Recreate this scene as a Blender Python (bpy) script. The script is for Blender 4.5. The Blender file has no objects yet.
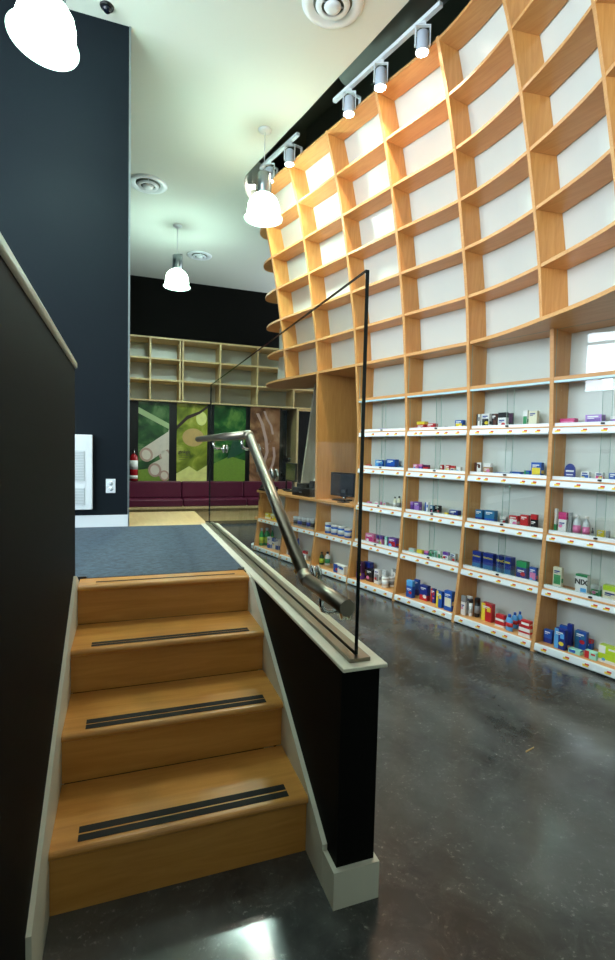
import bpy, bmesh, math, random
from mathutils import Vector, Matrix
random.seed(7)
SC = bpy.context.scene
COL = SC.collection
PI = math.pi

# ------------------------------------------------------------------ materials
def lin(h):
    h = h.lstrip('#')
    out = []
    for i in (0, 2, 4):
        c = int(h[i:i+2], 16) / 255
        out.append(c / 12.92 if c <= .04045 else ((c + .055) / 1.055) ** 2.4)
    return (*out, 1)

def new_mat(name):
    m = bpy.data.materials.new(name); m.use_nodes = True
    nt = m.node_tree
    return m, nt, nt.nodes['Principled BSDF']

def plain(name, col, rough=.5, metal=0, spec=.5, noise=.0, scale=20):
    m, nt, b = new_mat(name)
    c = lin(col)
    b.inputs['Roughness'].default_value = rough
    b.inputs['Metallic'].default_value = metal
    b.inputs['Specular IOR Level'].default_value = spec
    if noise:
        tc = nt.nodes.new('ShaderNodeTexCoord'); n = nt.nodes.new('ShaderNodeTexNoise')
        n.inputs['Scale'].default_value = scale; n.inputs['Detail'].default_value = 4
        mx = nt.nodes.new('ShaderNodeMix'); mx.data_type = 'RGBA'
        mx.inputs[6].default_value = tuple(x * (1 - noise) for x in c[:3]) + (1,)
        mx.inputs[7].default_value = tuple(min(1, x * (1 + noise)) for x in c[:3]) + (1,)
        nt.links.new(tc.outputs['Object'], n.inputs['Vector'])
        nt.links.new(n.outputs['Fac'], mx.inputs[0])
        nt.links.new(mx.outputs[2], b.inputs['Base Color'])
    else:
        b.inputs['Base Color'].default_value = c
    return m

def wood(name, light, dark, sc, rough=.38):
    m, nt, b = new_mat(name)
    tc = nt.nodes.new('ShaderNodeTexCoord'); mp = nt.nodes.new('ShaderNodeMapping')
    mp.inputs['Scale'].default_value = sc
    n = nt.nodes.new('ShaderNodeTexNoise'); n.inputs['Scale'].default_value = 1.6
    n.inputs['Detail'].default_value = 6; n.inputs['Roughness'].default_value = .6; n.inputs['Distortion'].default_value = .8
    r = nt.nodes.new('ShaderNodeValToRGB')
    r.color_ramp.elements[0].position = .3; r.color_ramp.elements[0].color = lin(dark)
    r.color_ramp.elements[1].position = .7; r.color_ramp.elements[1].color = lin(light)
    nt.links.new(tc.outputs['Object'], mp.inputs['Vector']); nt.links.new(mp.outputs['Vector'], n.inputs['Vector'])
    nt.links.new(n.outputs['Fac'], r.inputs['Fac']); nt.links.new(r.outputs['Color'], b.inputs['Base Color'])
    b.inputs['Roughness'].default_value = rough
    return m

def emit(name, col, strength):
    m, nt, b = new_mat(name)
    b.inputs['Base Color'].default_value = lin(col)
    b.inputs['Emission Color'].default_value = lin(col)
    b.inputs['Emission Strength'].default_value = strength
    return m

def glass(name, tint, graze=.16, front=.008, gl=1.0):
    m = bpy.data.materials.new(name); m.use_nodes = True
    nt = m.node_tree; nt.nodes.clear()
    o = nt.nodes.new('ShaderNodeOutputMaterial'); mx = nt.nodes.new('ShaderNodeMixShader')
    t = nt.nodes.new('ShaderNodeBsdfTransparent'); g = nt.nodes.new('ShaderNodeBsdfGlossy'); lw = nt.nodes.new('ShaderNodeLayerWeight'); lw.inputs['Blend'].default_value = .5
    pw = nt.nodes.new('ShaderNodeMath'); pw.operation = 'POWER'; pw.inputs[1].default_value = 5; nt.links.new(lw.outputs['Facing'], pw.inputs[0])
    f = nt.nodes.new('ShaderNodeMath'); f.operation = 'MULTIPLY_ADD'; f.inputs[1].default_value = graze; f.inputs[2].default_value = front; nt.links.new(pw.outputs[0], f.inputs[0])
    g.inputs['Roughness'].default_value = .02
    t.inputs['Color'].default_value = tint; g.inputs['Color'].default_value = (gl, gl, gl, 1)
    nt.links.new(f.outputs[0], mx.inputs[0]); nt.links.new(t.outputs[0], mx.inputs[1]); nt.links.new(g.outputs[0], mx.inputs[2])
    nt.links.new(mx.outputs[0], o.inputs['Surface'])
    return m

def floor_mat():
    m, nt, b = new_mat('polished_concrete')
    N = nt.nodes.new; K = nt.links.new
    tc = N('ShaderNodeTexCoord')
    n1 = N('ShaderNodeTexNoise'); n1.inputs['Scale'].default_value = 1.3; n1.inputs['Detail'].default_value = 8; n1.inputs['Roughness'].default_value = .62; n1.inputs['Distortion'].default_value = .4
    n2 = N('ShaderNodeTexNoise'); n2.inputs['Scale'].default_value = 55; n2.inputs['Detail'].default_value = 5; n2.inputs['Roughness'].default_value = .7
    n3 = N('ShaderNodeTexNoise'); n3.inputs['Scale'].default_value = 9; n3.inputs['Detail'].default_value = 10; n3.inputs['Roughness'].default_value = .72; n3.inputs['Distortion'].default_value = .9
    for n in (n1, n2, n3): K(tc.outputs['Object'], n.inputs['Vector'])
    r1 = N('ShaderNodeValToRGB'); r1.color_ramp.elements[0].position = .36; r1.color_ramp.elements[0].color = lin('#343534')
    r1.color_ramp.elements[1].position = .68; r1.color_ramp.elements[1].color = lin('#5f605d')
    K(n1.outputs['Fac'], r1.inputs['Fac'])
    r2 = N('ShaderNodeValToRGB'); r2.color_ramp.elements[0].position = .56; r2.color_ramp.elements[0].color = (0, 0, 0, 1)
    r2.color_ramp.elements[1].position = .74; r2.color_ramp.elements[1].color = (1, 1, 1, 1)
    K(n2.outputs['Fac'], r2.inputs['Fac'])
    r3 = N('ShaderNodeValToRGB'); r3.color_ramp.elements[0].position = .47; r3.color_ramp.elements[0].color = (0, 0, 0, 1)
    r3.color_ramp.elements[1].position = .66; r3.color_ramp.elements[1].color = (1, 1, 1, 1)
    K(n3.outputs['Fac'], r3.inputs['Fac'])
    mul = N('ShaderNodeMath'); mul.operation = 'MULTIPLY'; K(r2.outputs['Color'], mul.inputs[0]); K(r3.outputs['Color'], mul.inputs[1])
    sc = N('ShaderNodeMath'); sc.operation = 'MULTIPLY'; sc.inputs[1].default_value = .9; K(mul.outputs[0], sc.inputs[0])
    mx = N('ShaderNodeMix'); mx.data_type = 'RGBA'; K(sc.outputs[0], mx.inputs[0]); K(r1.outputs['Color'], mx.inputs[6]); mx.inputs[7].default_value = lin('#b4b4ac')
    mx2 = N('ShaderNodeMix'); mx2.data_type = 'RGBA'; s3 = N('ShaderNodeMath'); s3.operation = 'MULTIPLY'; s3.inputs[1].default_value = .22
    K(r3.outputs['Color'], s3.inputs[0]); K(s3.outputs[0], mx2.inputs[0]); K(mx.outputs[2], mx2.inputs[6]); mx2.inputs[7].default_value = lin('#6d6f6e')
    K(mx2.outputs[2], b.inputs['Base Color'])
    rr = N('ShaderNodeMapRange'); rr.inputs['To Min'].default_value = .07; rr.inputs['To Max'].default_value = .26; b.inputs['Specular IOR Level'].default_value = .75
    K(n3.outputs['Fac'], rr.inputs['Value']); K(rr.outputs[0], b.inputs['Roughness'])
    bp = N('ShaderNodeBump'); bp.inputs['Strength'].default_value = .05; K(n1.outputs['Fac'], bp.inputs['Height']); K(bp.outputs[0], b.inputs['Normal'])
    return m

def carpet_mat():
    m, nt, b = new_mat('blue_grey_carpet')
    N = nt.nodes.new; K = nt.links.new
    tc = N('ShaderNodeTexCoord'); mp = N('ShaderNodeMapping'); mp.inputs['Scale'].default_value = (14, 60, 1)
    n = N('ShaderNodeTexNoise'); n.inputs['Scale'].default_value = 2.2; n.inputs['Detail'].default_value = 5; n.inputs['Roughness'].default_value = .75
    r = N('ShaderNodeValToRGB'); r.color_ramp.elements[0].position = .38; r.color_ramp.elements[0].color = lin('#121e2a')
    r.color_ramp.elements[1].position = .68; r.color_ramp.elements[1].color = lin('#4a6072')
    K(tc.outputs['Object'], mp.inputs['Vector']); K(mp.outputs['Vector'], n.inputs['Vector']); K(n.outputs['Fac'], r.inputs['Fac']); K(r.outputs['Color'], b.inputs['Base Color'])
    b.inputs['Roughness'].default_value = .75
    return m

def poster_mat(name, kind):
    """printed photographs of plants, as seen on the panels; generated coordinates run 0..1 over the panel"""
    m, nt, b = new_mat(name)
    N = nt.nodes.new; K = nt.links.new
    tc = N('ShaderNodeTexCoord')
    n = N('ShaderNodeTexNoise'); n.inputs['Scale'].default_value = 3.0; n.inputs['Detail'].default_value = 6; n.inputs['Distortion'].default_value = .9
    K(tc.outputs['Object'], n.inputs['Vector'])
    r = N('ShaderNodeValToRGB'); e = r.color_ramp.elements
    cols = {'bamboo': ['#16301f', '#2f5a2c', '#7d9a66'], 'leaf': ['#4a5a18', '#8f9a30', '#d8d06a'],
            'green': ['#12351c', '#2f6a32', '#93b85a'], 'root': ['#4a2a1c', '#9a6a4a', '#c99b7a']}[kind]
    e[0].position = .3; e[0].color = lin(cols[0]); e[1].position = .75; e[1].color = lin(cols[2])
    x = e.new(.52); x.color = lin(cols[1])
    K(n.outputs['Fac'], r.inputs['Fac']); K(r.outputs['Color'], b.inputs['Base Color'])
    b.inputs['Roughness'].default_value = .2
    return m

M = {}
M['woodx'] = wood('maple_ply_grain_along', '#dda86b', '#ce9356', (2.2, 22, 22))
M['woodz'] = wood('maple_ply_grain_up', '#dfa55f', '#cd8f4b', (22, 22, 2.2))
M['edge'] = wood('maple_ply_edge', '#cf9c63', '#b8834a', (3, 60, 90), .5)
M['tread'] = wood('stair_maple', '#cf9347', '#b97c35', (1.6, 16, 16), .34)
M['deck'] = wood('pale_deck_wood', '#d9bd88', '#c8a870', (14, 1.6, 14), .4)
M['palewood'] = wood('pale_wood', '#e2c896', '#cfb07a', (16, 16, 2), .45)
M['floor'] = floor_mat()
M['carpet'] = carpet_mat()
M['ceil'] = plain('ceiling_white', '#d2d8ce', .9)
M['darkwall'] = plain('dark_blue_grey_paint', '#0d161d', .65, spec=.15, noise=.06, scale=3)
M['blackwall'] = plain('black_brown_paint', '#080806', .7, spec=.1, noise=.15, scale=30)
M['greylit_wood'] = wood('wood_in_grey_light', '#bdb7a6', '#a39c88', (16, 16, 2), .5)  # wood of the far fin, its different light put into the colour as grey
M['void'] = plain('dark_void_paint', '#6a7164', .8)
M['cream'] = plain('cream_painted_trim', '#d6d2bd', .45, noise=.03, scale=12)
M['whitetrim'] = plain('white_painted_trim', '#dfe7ea', .4)
M['back'] = plain('white_laminate', '#ccd1cb', .28, spec=.5)
M['rail'] = plain('white_plastic', '#dde6ea', .35)
M['steel'] = plain('brushed_steel', '#8f8778', .36, metal=1)
M['chrome'] = plain('chrome_steel', '#c9ccc8', .15, metal=1)
M['alu'] = plain('grey_aluminium', '#9aa3a6', .35, metal=1)
M['glass'] = glass('clear_glass', (.965, .985, .975, 1))
M['glassdoor'] = glass('door_glass', (.985, .997, .992, 1), .5, .04)
M['glassedge'] = plain('dark_glass_edge', '#07100d', .15)
M['greenedge'] = plain('green_glass_edge', '#93bfb2', .2)
M['trackblue'] = plain('pale_blue_track', '#b9dbe4', .3)
M['black'] = plain('black_plastic', '#0c0d0f', .35)
M['blackstrip'] = plain('grit_strip', '#15150f', .85, noise=.5, scale=160)
M['screen'] = plain('dark_screen', '#0d1420', .12)
M['burgundy'] = plain('burgundy_vinyl', '#5e1734', .35, noise=.1, scale=8)
def shade(name, col, strength, clear):
    m, nt, b = new_mat(name)
    b.inputs['Base Color'].default_value = lin(col); b.inputs['Emission Color'].default_value = lin(col); b.inputs['Emission Strength'].default_value = strength
    t = nt.nodes.new('ShaderNodeBsdfTransparent'); mx = nt.nodes.new('ShaderNodeMixShader'); mx.inputs[0].default_value = clear
    nt.links.new(b.outputs[0], mx.inputs[1]); nt.links.new(t.outputs[0], mx.inputs[2]); nt.links.new(mx.outputs[0], nt.nodes['Material Output'].inputs['Surface'])
    return m
M['lamp'] = shade('lit_prismatic_shade', '#e6fff2', 9.0, .5)
M['lamprim'] = shade('lit_shade_rim', '#cfeedd', .7, .35)
M['bulb'] = emit('lit_bulb', '#fff6e6', 40)
M['tagy'] = plain('yellow_card', '#f0d040', .5)
M['tagr'] = plain('red_card', '#d8402c', .5)
M['white'] = plain('white_card', '#eceae4', .4)
PAL = dict(white='#e9e8e4', black='#17161a', brown='#5a3326', plum='#4b2045', green='#2f8f57', cream='#e2dcc0', magenta='#cc2f78', pink='#e07aa8',
           lilac='#a57ac8', purple='#6b3f9e', tan='#b98a5c', blue='#1f55b0', yellow='#e8cf3a', navy='#1a2f86', teal='#2a6f9c', grey='#8d9090', red='#c2252b',
           palegrey='#c9cfd0', sky='#5aa3dc', mint='#9fdccb', lime='#b9d62e', darkgreen='#1f4a22', brightgreen='#2da044')
PM = {}
def pm(c):
    if c not in PM: PM[c] = plain('print_' + c, PAL[c], .35)
    return PM[c]

# ------------------------------------------------------------------ mesh helpers
class MB:
    def __init__(s): s.b = bmesh.new()
    def face(s, vs, mi=0, smooth=False):
        try:
            f = s.b.faces.new(vs); f.material_index = mi; f.smooth = smooth
            return f
        except ValueError: return None
    def box(s, x0, x1, y0, y1, z0, z1, mi=0, front=None):
        if x0 > x1: x0, x1 = x1, x0
        v = [s.b.verts.new(p) for p in ((x0,y0,z0),(x1,y0,z0),(x1,y1,z0),(x0,y1,z0),(x0,y0,z1),(x1,y0,z1),(x1,y1,z1),(x0,y1,z1))]
        for k, idx in enumerate(((0,3,2,1),(4,5,6,7),(0,1,5,4),(1,2,6,5),(2,3,7,6),(3,0,4,7))):
            s.face([v[i] for i in idx], front if (front is not None and k == 2) else mi)
        return s
    def bbox(s, x0, x1, y0, y1, z0, z1, r=.004, seg=2, mi=0):
        t = bmesh.new()
        o = MB(); o.b.free(); o.b = t
        o.box(x0, x1, y0, y1, z0, z1, mi)
        bmesh.ops.bevel(t, geom=list(t.edges), offset=r, segments=seg, affect='EDGES', profile=.5)
        s.merge(t); return s
    def merge(s, t, mat=None):
        me = bpy.data.meshes.new('t'); t.to_mesh(me); t.free()
        if mat: me.transform(mat)
        s.b.from_mesh(me); bpy.data.meshes.remove(me)
    def prism(s, pts, d, mi=0, side_mi=None):
        """closed polygon pts (3-D, planar) extruded by vector d; side_mi(i) gives the material of side i"""
        a = [s.b.verts.new(p) for p in pts]; c = [s.b.verts.new(Vector(p) + Vector(d)) for p in pts]
        s.face(list(reversed(a)), mi); s.face(c, mi)
        n = len(a)
        for i in range(n):
            s.face([a[i], a[(i+1) % n], c[(i+1) % n], c[i]], side_mi(i) if side_mi else mi)
        return s
    def lathe(s, prof, c=(0,0,0), n=32, mi=0, sx=1, sy=1, mat=None):
        t = bmesh.new(); rings = []
        for r, z in prof:
            if r < 1e-6: rings.append([t.verts.new((c[0], c[1], c[2] + z))])
            else: rings.append([t.verts.new((c[0] + sx*r*math.cos(2*PI*k/n), c[1] + sy*r*math.sin(2*PI*k/n), c[2] + z)) for k in range(n)])
        for a, b in zip(rings, rings[1:]):
            for k in range(n):
                q = [a[k % len(a)], a[(k+1) % len(a)], b[(k+1) % len(b)], b[k % len(b)]]
                q = list(dict.fromkeys(q))
                if len(q) > 2:
                    f = t.faces.new(q); f.material_index = mi; f.smooth = True
        bmesh.ops.recalc_face_normals(t, faces=t.faces)
        s.merge(t, mat); return s
    def tube(s, pts, r, n=14, mi=0, cap=True):
        pts = [Vector(p) for p in pts]; rings = []
        t = bmesh.new()
        up = None
        for i, p in enumerate(pts):
            d0 = (p - pts[i-1]).normalized() if i else None
            d1 = (pts[i+1] - p).normalized() if i < len(pts)-1 else None
            d = (d0 + d1).normalized() if d0 is not None and d1 is not None else (d0 if d1 is None else d1)
            if up is None:
                up = Vector((0,0,1)) if abs(d.z) < .9 else Vector((1,0,0))
            a = d.cross(up).normalized(); b = a.cross(d).normalized(); up = b
            k = 1 / max(.5, math.cos(math.acos(max(-1, min(1, d0.dot(d1))))/2)) if d0 is not None and d1 is not None else 1
            rings.append([t.verts.new(p + a*r*math.cos(2*PI*j/n)*1 + b*r*math.sin(2*PI*j/n)*k) for j in range(n)])
        for A, B in zip(rings, rings[1:]):
            for j in range(n):
                f = t.faces.new((A[j], A[(j+1) % n], B[(j+1) % n], B[j])); f.smooth = True; f.material_index = mi
        if cap:
            for R in (rings[0], rings[-1]):
                f = t.faces.new(R); f.material_index = mi
        bmesh.ops.recalc_face_normals(t, faces=t.faces)
        s.merge(t); return s
    def obj(s, name, mats, parent=None, loc=(0,0,0), rz=0, recalc=True):
        if recalc: bmesh.ops.recalc_face_normals(s.b, faces=s.b.faces)
        me = bpy.data.meshes.new(name); s.b.to_mesh(me); s.b.free()
        for m in (mats if isinstance(mats, (list, tuple)) else [mats]): me.materials.append(m)
        o = bpy.data.objects.new(name, me); COL.objects.link(o)
        o.location = loc; o.rotation_euler = (0, 0, rz)
        if parent: o.parent = parent
        return o

def tag(o, label, cat, group=None):
    o['label'] = label; o['category'] = cat
    if group: o['group'] = group
    return o
def thing(name, label, cat, loc=(0,0,0), rz=0, group=None):
    o = bpy.data.objects.new(name, None); COL.objects.link(o)
    o.empty_display_size = .05
    o.location = loc; o.rotation_euler = (0, 0, rz)
    return tag(o, label, cat, group)
def struct(o, label=None, cat=None):
    o['kind'] = 'structure'
    if label: o['label'] = label
    if cat: o['category'] = cat
    return o
def bx(x0, x1, y0, y1, z0, z1): return MB().box(x0, x1, y0, y1, z0, z1)
def text_mesh(body, size, name, mat, parent, loc, rot, align='CENTER'):
    cu = bpy.data.curves.new('lettering', 'FONT'); cu.body = body; cu.size = size; cu.align_x = align; cu.align_y = 'CENTER'; cu.extrude = .0006; cu.offset = size*.035
    t = bpy.data.objects.new('lettering', cu); COL.objects.link(t)
    dg = bpy.context.evaluated_depsgraph_get(); me = bpy.data.meshes.new_from_object(t.evaluated_get(dg))
    bpy.data.objects.remove(t); bpy.data.curves.remove(cu)
    me.materials.clear(); me.materials.append(mat)
    o = bpy.data.objects.new(name, me); COL.objects.link(o); o.parent = parent; o.location = loc; o.rotation_euler = rot
    return o

# ------------------------------------------------------------------ wall frame: s along the shelving (away from the street), off into the wall
TH = math.radians(14.9)
B0 = Vector((2.729, 2.772, 0)); T = Vector((-math.sin(TH), math.cos(TH), 0)); NN = Vector((math.cos(TH), math.sin(TH), 0))
RZ = TH - PI/2
def W(s, off, z=0): return B0 + T*s + NN*off + Vector((0, 0, z))
def L(s, off, z): return Vector((-s, off, z))          # local coordinates under a root at B0 turned by RZ

PZ = [0,.03,.06,.43,.82,1.2,1.6,1.93,2.29,2.65,3.01,3.37,3.73,4.09,4.47]
PO = [0,0,.012,.062,.088,.1,.1,.078,.045,.01,-.05,-.115,-.19,-.285,-.415]
def fp(z):
    if z <= 0: return PO[0]
    for i in range(len(PZ)-1):
        if z <= PZ[i+1]:
            t = (z-PZ[i])/(PZ[i+1]-PZ[i]); return PO[i]*(1-t) + PO[i+1]*t
    return PO[-1]
# ================================================================== ROOM
CZ = 4.61
DZ = .743
struct(bx(-3.7, 6.1, -3.1, 10.4, -.1, 0).obj('floor', M['floor']))
# front wall towards the street and side wall, both glazed, behind and beside the camera
def glazed(name, horiz, a0, a1, pos, w0, w1, z0, z1, H=5.7, nm=4):
    b = MB(); t = .12
    def seg(u0, u1, zz0, zz1):
        if horiz: b.box(u0, u1, pos - t, pos, zz0, zz1)
        else: b.box(pos - t, pos, u0, u1, zz0, zz1)
    seg(a0, w0, 0, H); seg(w1, a1, 0, H); seg(w0, w1, 0, z0); seg(w0, w1, z1, H)
    struct(b.obj(name, M['ceil']))
    f = MB(); g = MB()
    for k in range(nm + 1):
        u = w0 + (w1 - w0) * k / nm
        u0, u1 = max(w0, u - .03), min(w1, u + .03)
        if horiz: f.box(u0, u1, pos - .09, pos - .03, z0, z1)
        else: f.box(pos - .09, pos - .03, u0, u1, z0, z1)
    for z in (z0, (z0*1.1 + z1*1.9)/3, z1 - .05):
        if horiz: f.box(w0, w1, pos - .085, pos - .035, z, z + .05)
        else: f.box(pos - .085, pos - .035, w0, w1, z, z + .05)
    return f
struct(bx(-3.7, 6.1, -3.12, -3, 0, 5.7).obj('wall_south', M['ceil']))
struct(glazed('wall_west', False, -3.1, 10.4, -3.6, -2.6, 4.0, 1.9, 4.3, nm=4).obj('window_2', M['alu']))
struct(glazed('wall_east', False, -3.1, 10.4, 6.12, 8.2, 10.15, .6, 4.4, nm=2).obj('added_fill_window', M['alu']))  # unseen east window opening, added so daylight brightens the dim far end
struct(bx(-3.7, 6.1, 10.25, 10.4, 0, 5.7).obj('wall_north', M['blackwall']))
struct(bx(-3.7, 6.1, -3.12, 10.4, 5.7, 5.8).obj('trim_1', M['void']))       # underside of the roof deck above the ceiling
# ceiling sheet with the open cove along the shelving
edge = [(-4.2,-3.4),(-2.2,-2.05),(-1.2,-1.35),(-.6,-1.02),(0,-.8),(.77,-.667),(1.25,-.638),(1.8,-.61),(2.2,-.585),(2.52,-.575),(2.81,-.56),(3.16,-.55),(3.53,-.535),(3.68,-.48),(3.88,-.35),(4.04,-.18),(4.14,.1),(4.18,.6),(4.18,2.4)]
ep = [W(s, o) for s, o in edge]
b = MB()
poly = [(-3.6,-3.0),(ep[0].x, -3.0)] + [(p.x, p.y) for p in ep] + [(6.0, ep[-1].y), (6.0, 10.25), (-3.6, 10.25)]
b.prism([(x, y, CZ) for x, y in poly], (0, 0, .06))
struct(b.obj('ceiling', M['ceil']))
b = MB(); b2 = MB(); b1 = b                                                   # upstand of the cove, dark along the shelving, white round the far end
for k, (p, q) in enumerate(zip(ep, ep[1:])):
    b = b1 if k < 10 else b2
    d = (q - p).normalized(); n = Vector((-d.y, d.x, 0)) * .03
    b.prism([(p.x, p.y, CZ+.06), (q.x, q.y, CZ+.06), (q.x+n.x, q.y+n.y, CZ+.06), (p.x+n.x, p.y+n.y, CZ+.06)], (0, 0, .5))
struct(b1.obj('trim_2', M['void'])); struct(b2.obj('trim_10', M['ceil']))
# structural wall behind the shelving
b = MB()
def wallbox(s0, s1, o0, o1, z0, z1): 
    p = [W(s0,o0,z0), W(s1,o0,z0), W(s1,o1,z0), W(s0,o1,z0)]
    b.prism(p, (0,0,z1-z0))
wallbox(-4.4, 2.08, .52, .64, 0, 5.68); wallbox(2.08, 3.84, .52, .64, 2.33, 5.68)
struct(b.obj('wall_right', M['void']))
b = MB(); wallbox(2.0, 4.9, 2.5, 2.6, 0, 4.6); struct(b.obj('wall_back', M['palewood']))
# tall dark wall on the landing
struct(bx(-3.6, .008, 4.32, 10.25, 0, CZ).obj('wall_left', M['darkwall']))
struct(bx(-3.6, .012, 4.302, 4.32, DZ+.002, DZ+.095).obj('baseboard_left', M['whitetrim']))
struct(bx(.008, .022, 4.315, 4.42, DZ, CZ).obj('trim_3', M['alu']))
# raised landing
struct(bx(-3.6, .605, 2.52, 5.24, 0, DZ-.02).obj('trim_4', M['blackwall']))
struct(bx(-3.6, .6, 2.63, 4.302, DZ-.02, DZ+.002).obj('floor_landing', M['carpet']))
struct(bx(.008, .66, 4.302, 5.25, DZ-.02, DZ).obj('floor_deck', M['deck']))
# low wall under the glass guard: black body, cream cap, cream base
struct(bx(.607, .733, 1.345, 4.29, .1, .742).obj('wall_knee', M['blackwall']))
b = MB(); b.bbox(.596, .742, 1.31, 4.3, .742, .754, .003)
struct(b.obj('trim_5', M['cream']))
b = MB(); b.prism([(.592,1.327,0),(.745,1.327,0),(.745,4.29,0),(.733,4.29,0),(.733,1.345,0),(.607,1.345,0),(.607,1.42,0),(.592,1.42,0)], (0,0,.118)); b.box(.6075, .7325, 1.3455, 4.29, 0, .0995)
struct(b.obj('baseboard_right', M['cream']))
# guard wall left of the stair
struct(bx(-.37, -.222, -1.6, 2.535, 0, 1.735).obj('wall_stair', M['blackwall']))
b = MB(); b.bbox(-.385, -.212, -1.6, 2.55, 1.735, 1.765, .008, 3); struct(b.obj('trim_6', M['cream']))
struct(bx(-.222, -.212, -1.6, 1.285, 0, .118).obj('baseboard_stair', M['cream']))

# ================================================================== STAIR
G = .3096; Y1 = 1.5554; R1 = .203; RS = .18
SX0, SX1 = -.2085, .5905
st = thing('staircase', 'maple stair of four risers with black grip strips between two dark walls', 'stairs', ((SX0+SX1)/2, Y1, 0))
ox, oy = (SX0+SX1)/2, Y1
hw = (SX1-SX0)/2
for i in range(4):
    y = i*G; z = R1 + i*RS; zb = 0 if i == 0 else z - RS
    yend = y + G + .012 if i < 3 else 2.63 - oy
    b = MB(); b.box(-hw, hw, y + .017, y + .037, zb, z - .028); b.obj('riser', M['tread'], st)
    b = MB(); n = 8; r = .014
    pr = [(y + r - r*math.cos(a), z - .014 + r*math.sin(a)) for a in [-PI/2 + PI*k/n for k in range(n+1)]] + [(yend, z), (yend, z-.028)]
    b.prism([(-hw, p[0], p[1]) for p in pr], (2*hw, 0, 0))
    td = b.obj('tread', M['tread'], st)
    strips = [(.026, .054), (.062, .090)] if i < 2 else ([(.030, .048), (.056, .074)] if i == 2 else [(.062, .074)])
    for a0, a1 in strips:
        bx(-hw + .075, hw - .062, y + a0, y + a1, z, z + .0015).obj('grip_strip', M['blackstrip'], td)
# sloping cream skirt boards on both sides
def skirt(x0, x1, ylow, zlow_cut, e0=.012, e1=.012):
    m = RS/G
    def zz(y): return R1 + (y - Y1)*m + e1 + (e0-e1)*(2.46-y)/1.18
    ytop = 2.56
    pts = [(ylow, max(0, zlow_cut)), (ylow, zz(ylow)), (2.46, zz(2.46)), (ytop, DZ+.012), (ytop, DZ-.03), (Y1 + .1 + 3*G, DZ - .22), (Y1 + .12, 0), (ylow, 0)]
    if zlow_cut == 0: pts = pts[1:]
    b = MB(); b.prism([(x0, y, z) for y, z in pts], (x1-x0, 0, 0)); return b
o = skirt(-.222, SX0 - .0005, 1.285, 0, .17, .07).obj('trim_7', M['cream']); struct(o)
o = skirt(SX1 + .0005, .607, 1.4205, 0).obj('trim_8', M['cream']); struct(o)

# ================================================================== GLASS GUARD AND HANDRAIL
gg = thing('glass_guard', 'frameless clear glass guard panel standing on the cream capped low wall', 'glass guard', (.666, 1.374, .754))
b = MB(); b.box(-.006, .006, 0, 2.93, .0, 1.168)
for f in b.b.faces:
    n = f.calc_center_median()
    f.material_index = 0 if abs(abs(n.x) - .006) < 1e-5 else 1
b.obj('glass_pane', [M['glass'], M['glassedge']], gg)
b = MB(); b.box(-.034, -.007, -.03, 2.93, 0, .012); b.box(.007, .034, -.03, 2.93, 0, .012); b.box(-.007, .007, -.03, -.0005, 0, .012)
b.obj('base_channel', M['steel'], gg)
hr = thing('handrail', 'brushed steel tube handrail bent twice, fixed to the glass guard', 'handrail', (.585, 1.27, .948))
P = [Vector((0, 0, 0)), Vector((0, .35, -.005)), Vector((0, 1.255, .514)), Vector((0, 3.2, .52))]
RR = .0235
for k in range(3):
    d = (P[k+1]-P[k]).normalized()
    e0 = P[k] + d*(.0 if k == 0 else .012); e1 = P[k+1] - d*(.0 if k == 2 else .012)
    b = MB(); b.tube([e0, e1], RR, 24)
    b.obj('rail_tube', M['steel'], hr)
for k in (1, 2):
    d0 = (P[k]-P[k-1]).normalized(); d1 = (P[k+1]-P[k]).normalized()
    b = MB(); b.tube([P[k]-d0*.03, P[k]-d0*.010, P[k] - (d0-d1)*.002, P[k]+d1*.010, P[k]+d1*.03], RR+.0006, 24); b.obj('elbow', M['steel'], hr)
def bracket(p, along):
    u = Vector((0, -along.z, along.y))        # perpendicular in the rail plane
    if u.z > 0: u = -u
    q = p + u*RR*.9
    b = MB(); b.tube([q, q + u*.03, q + u*.044 + Vector((.006,0,0)), q + u*.052 + Vector((.022,0,0)), q + u*.052 + Vector((.074,0,0))], .0078, 12)
    br = b.obj('bracket', M['chrome'], hr)
    c = q + u*.052
    rot = Matrix.Translation(c) @ Matrix.Rotation(PI/2, 4, 'Y')
    b = MB(); b.lathe([(0,.064),(.028,.064),(.030,.067),(.030,.073),(.028,.0745),(0,.0745)], n=20, mat=rot); b.obj('rosette', M['chrome'], br)
    b = MB(); b.lathe([(0,.0875),(.028,.0875),(.030,.089),(.030,.095),(.026,.099),(0,.099)], n=20, mat=rot); b.obj('rosette', M['chrome'], br)
dd = (P[2]-P[1]).normalized()
bracket(P[0] + Vector((0,.2,-.002)), Vector((0,1,0)))
bracket(P[1] + dd*.1, dd)
bracket(P[2] + Vector((0,.16,0)), Vector((0,1,.0)))
bracket(P[2] + Vector((0,1.1,0)), Vector((0,1,.0)))
bracket(P[1] + dd*.78, dd)
# ================================================================== UPPER LATTICE
TK = .028
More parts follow.
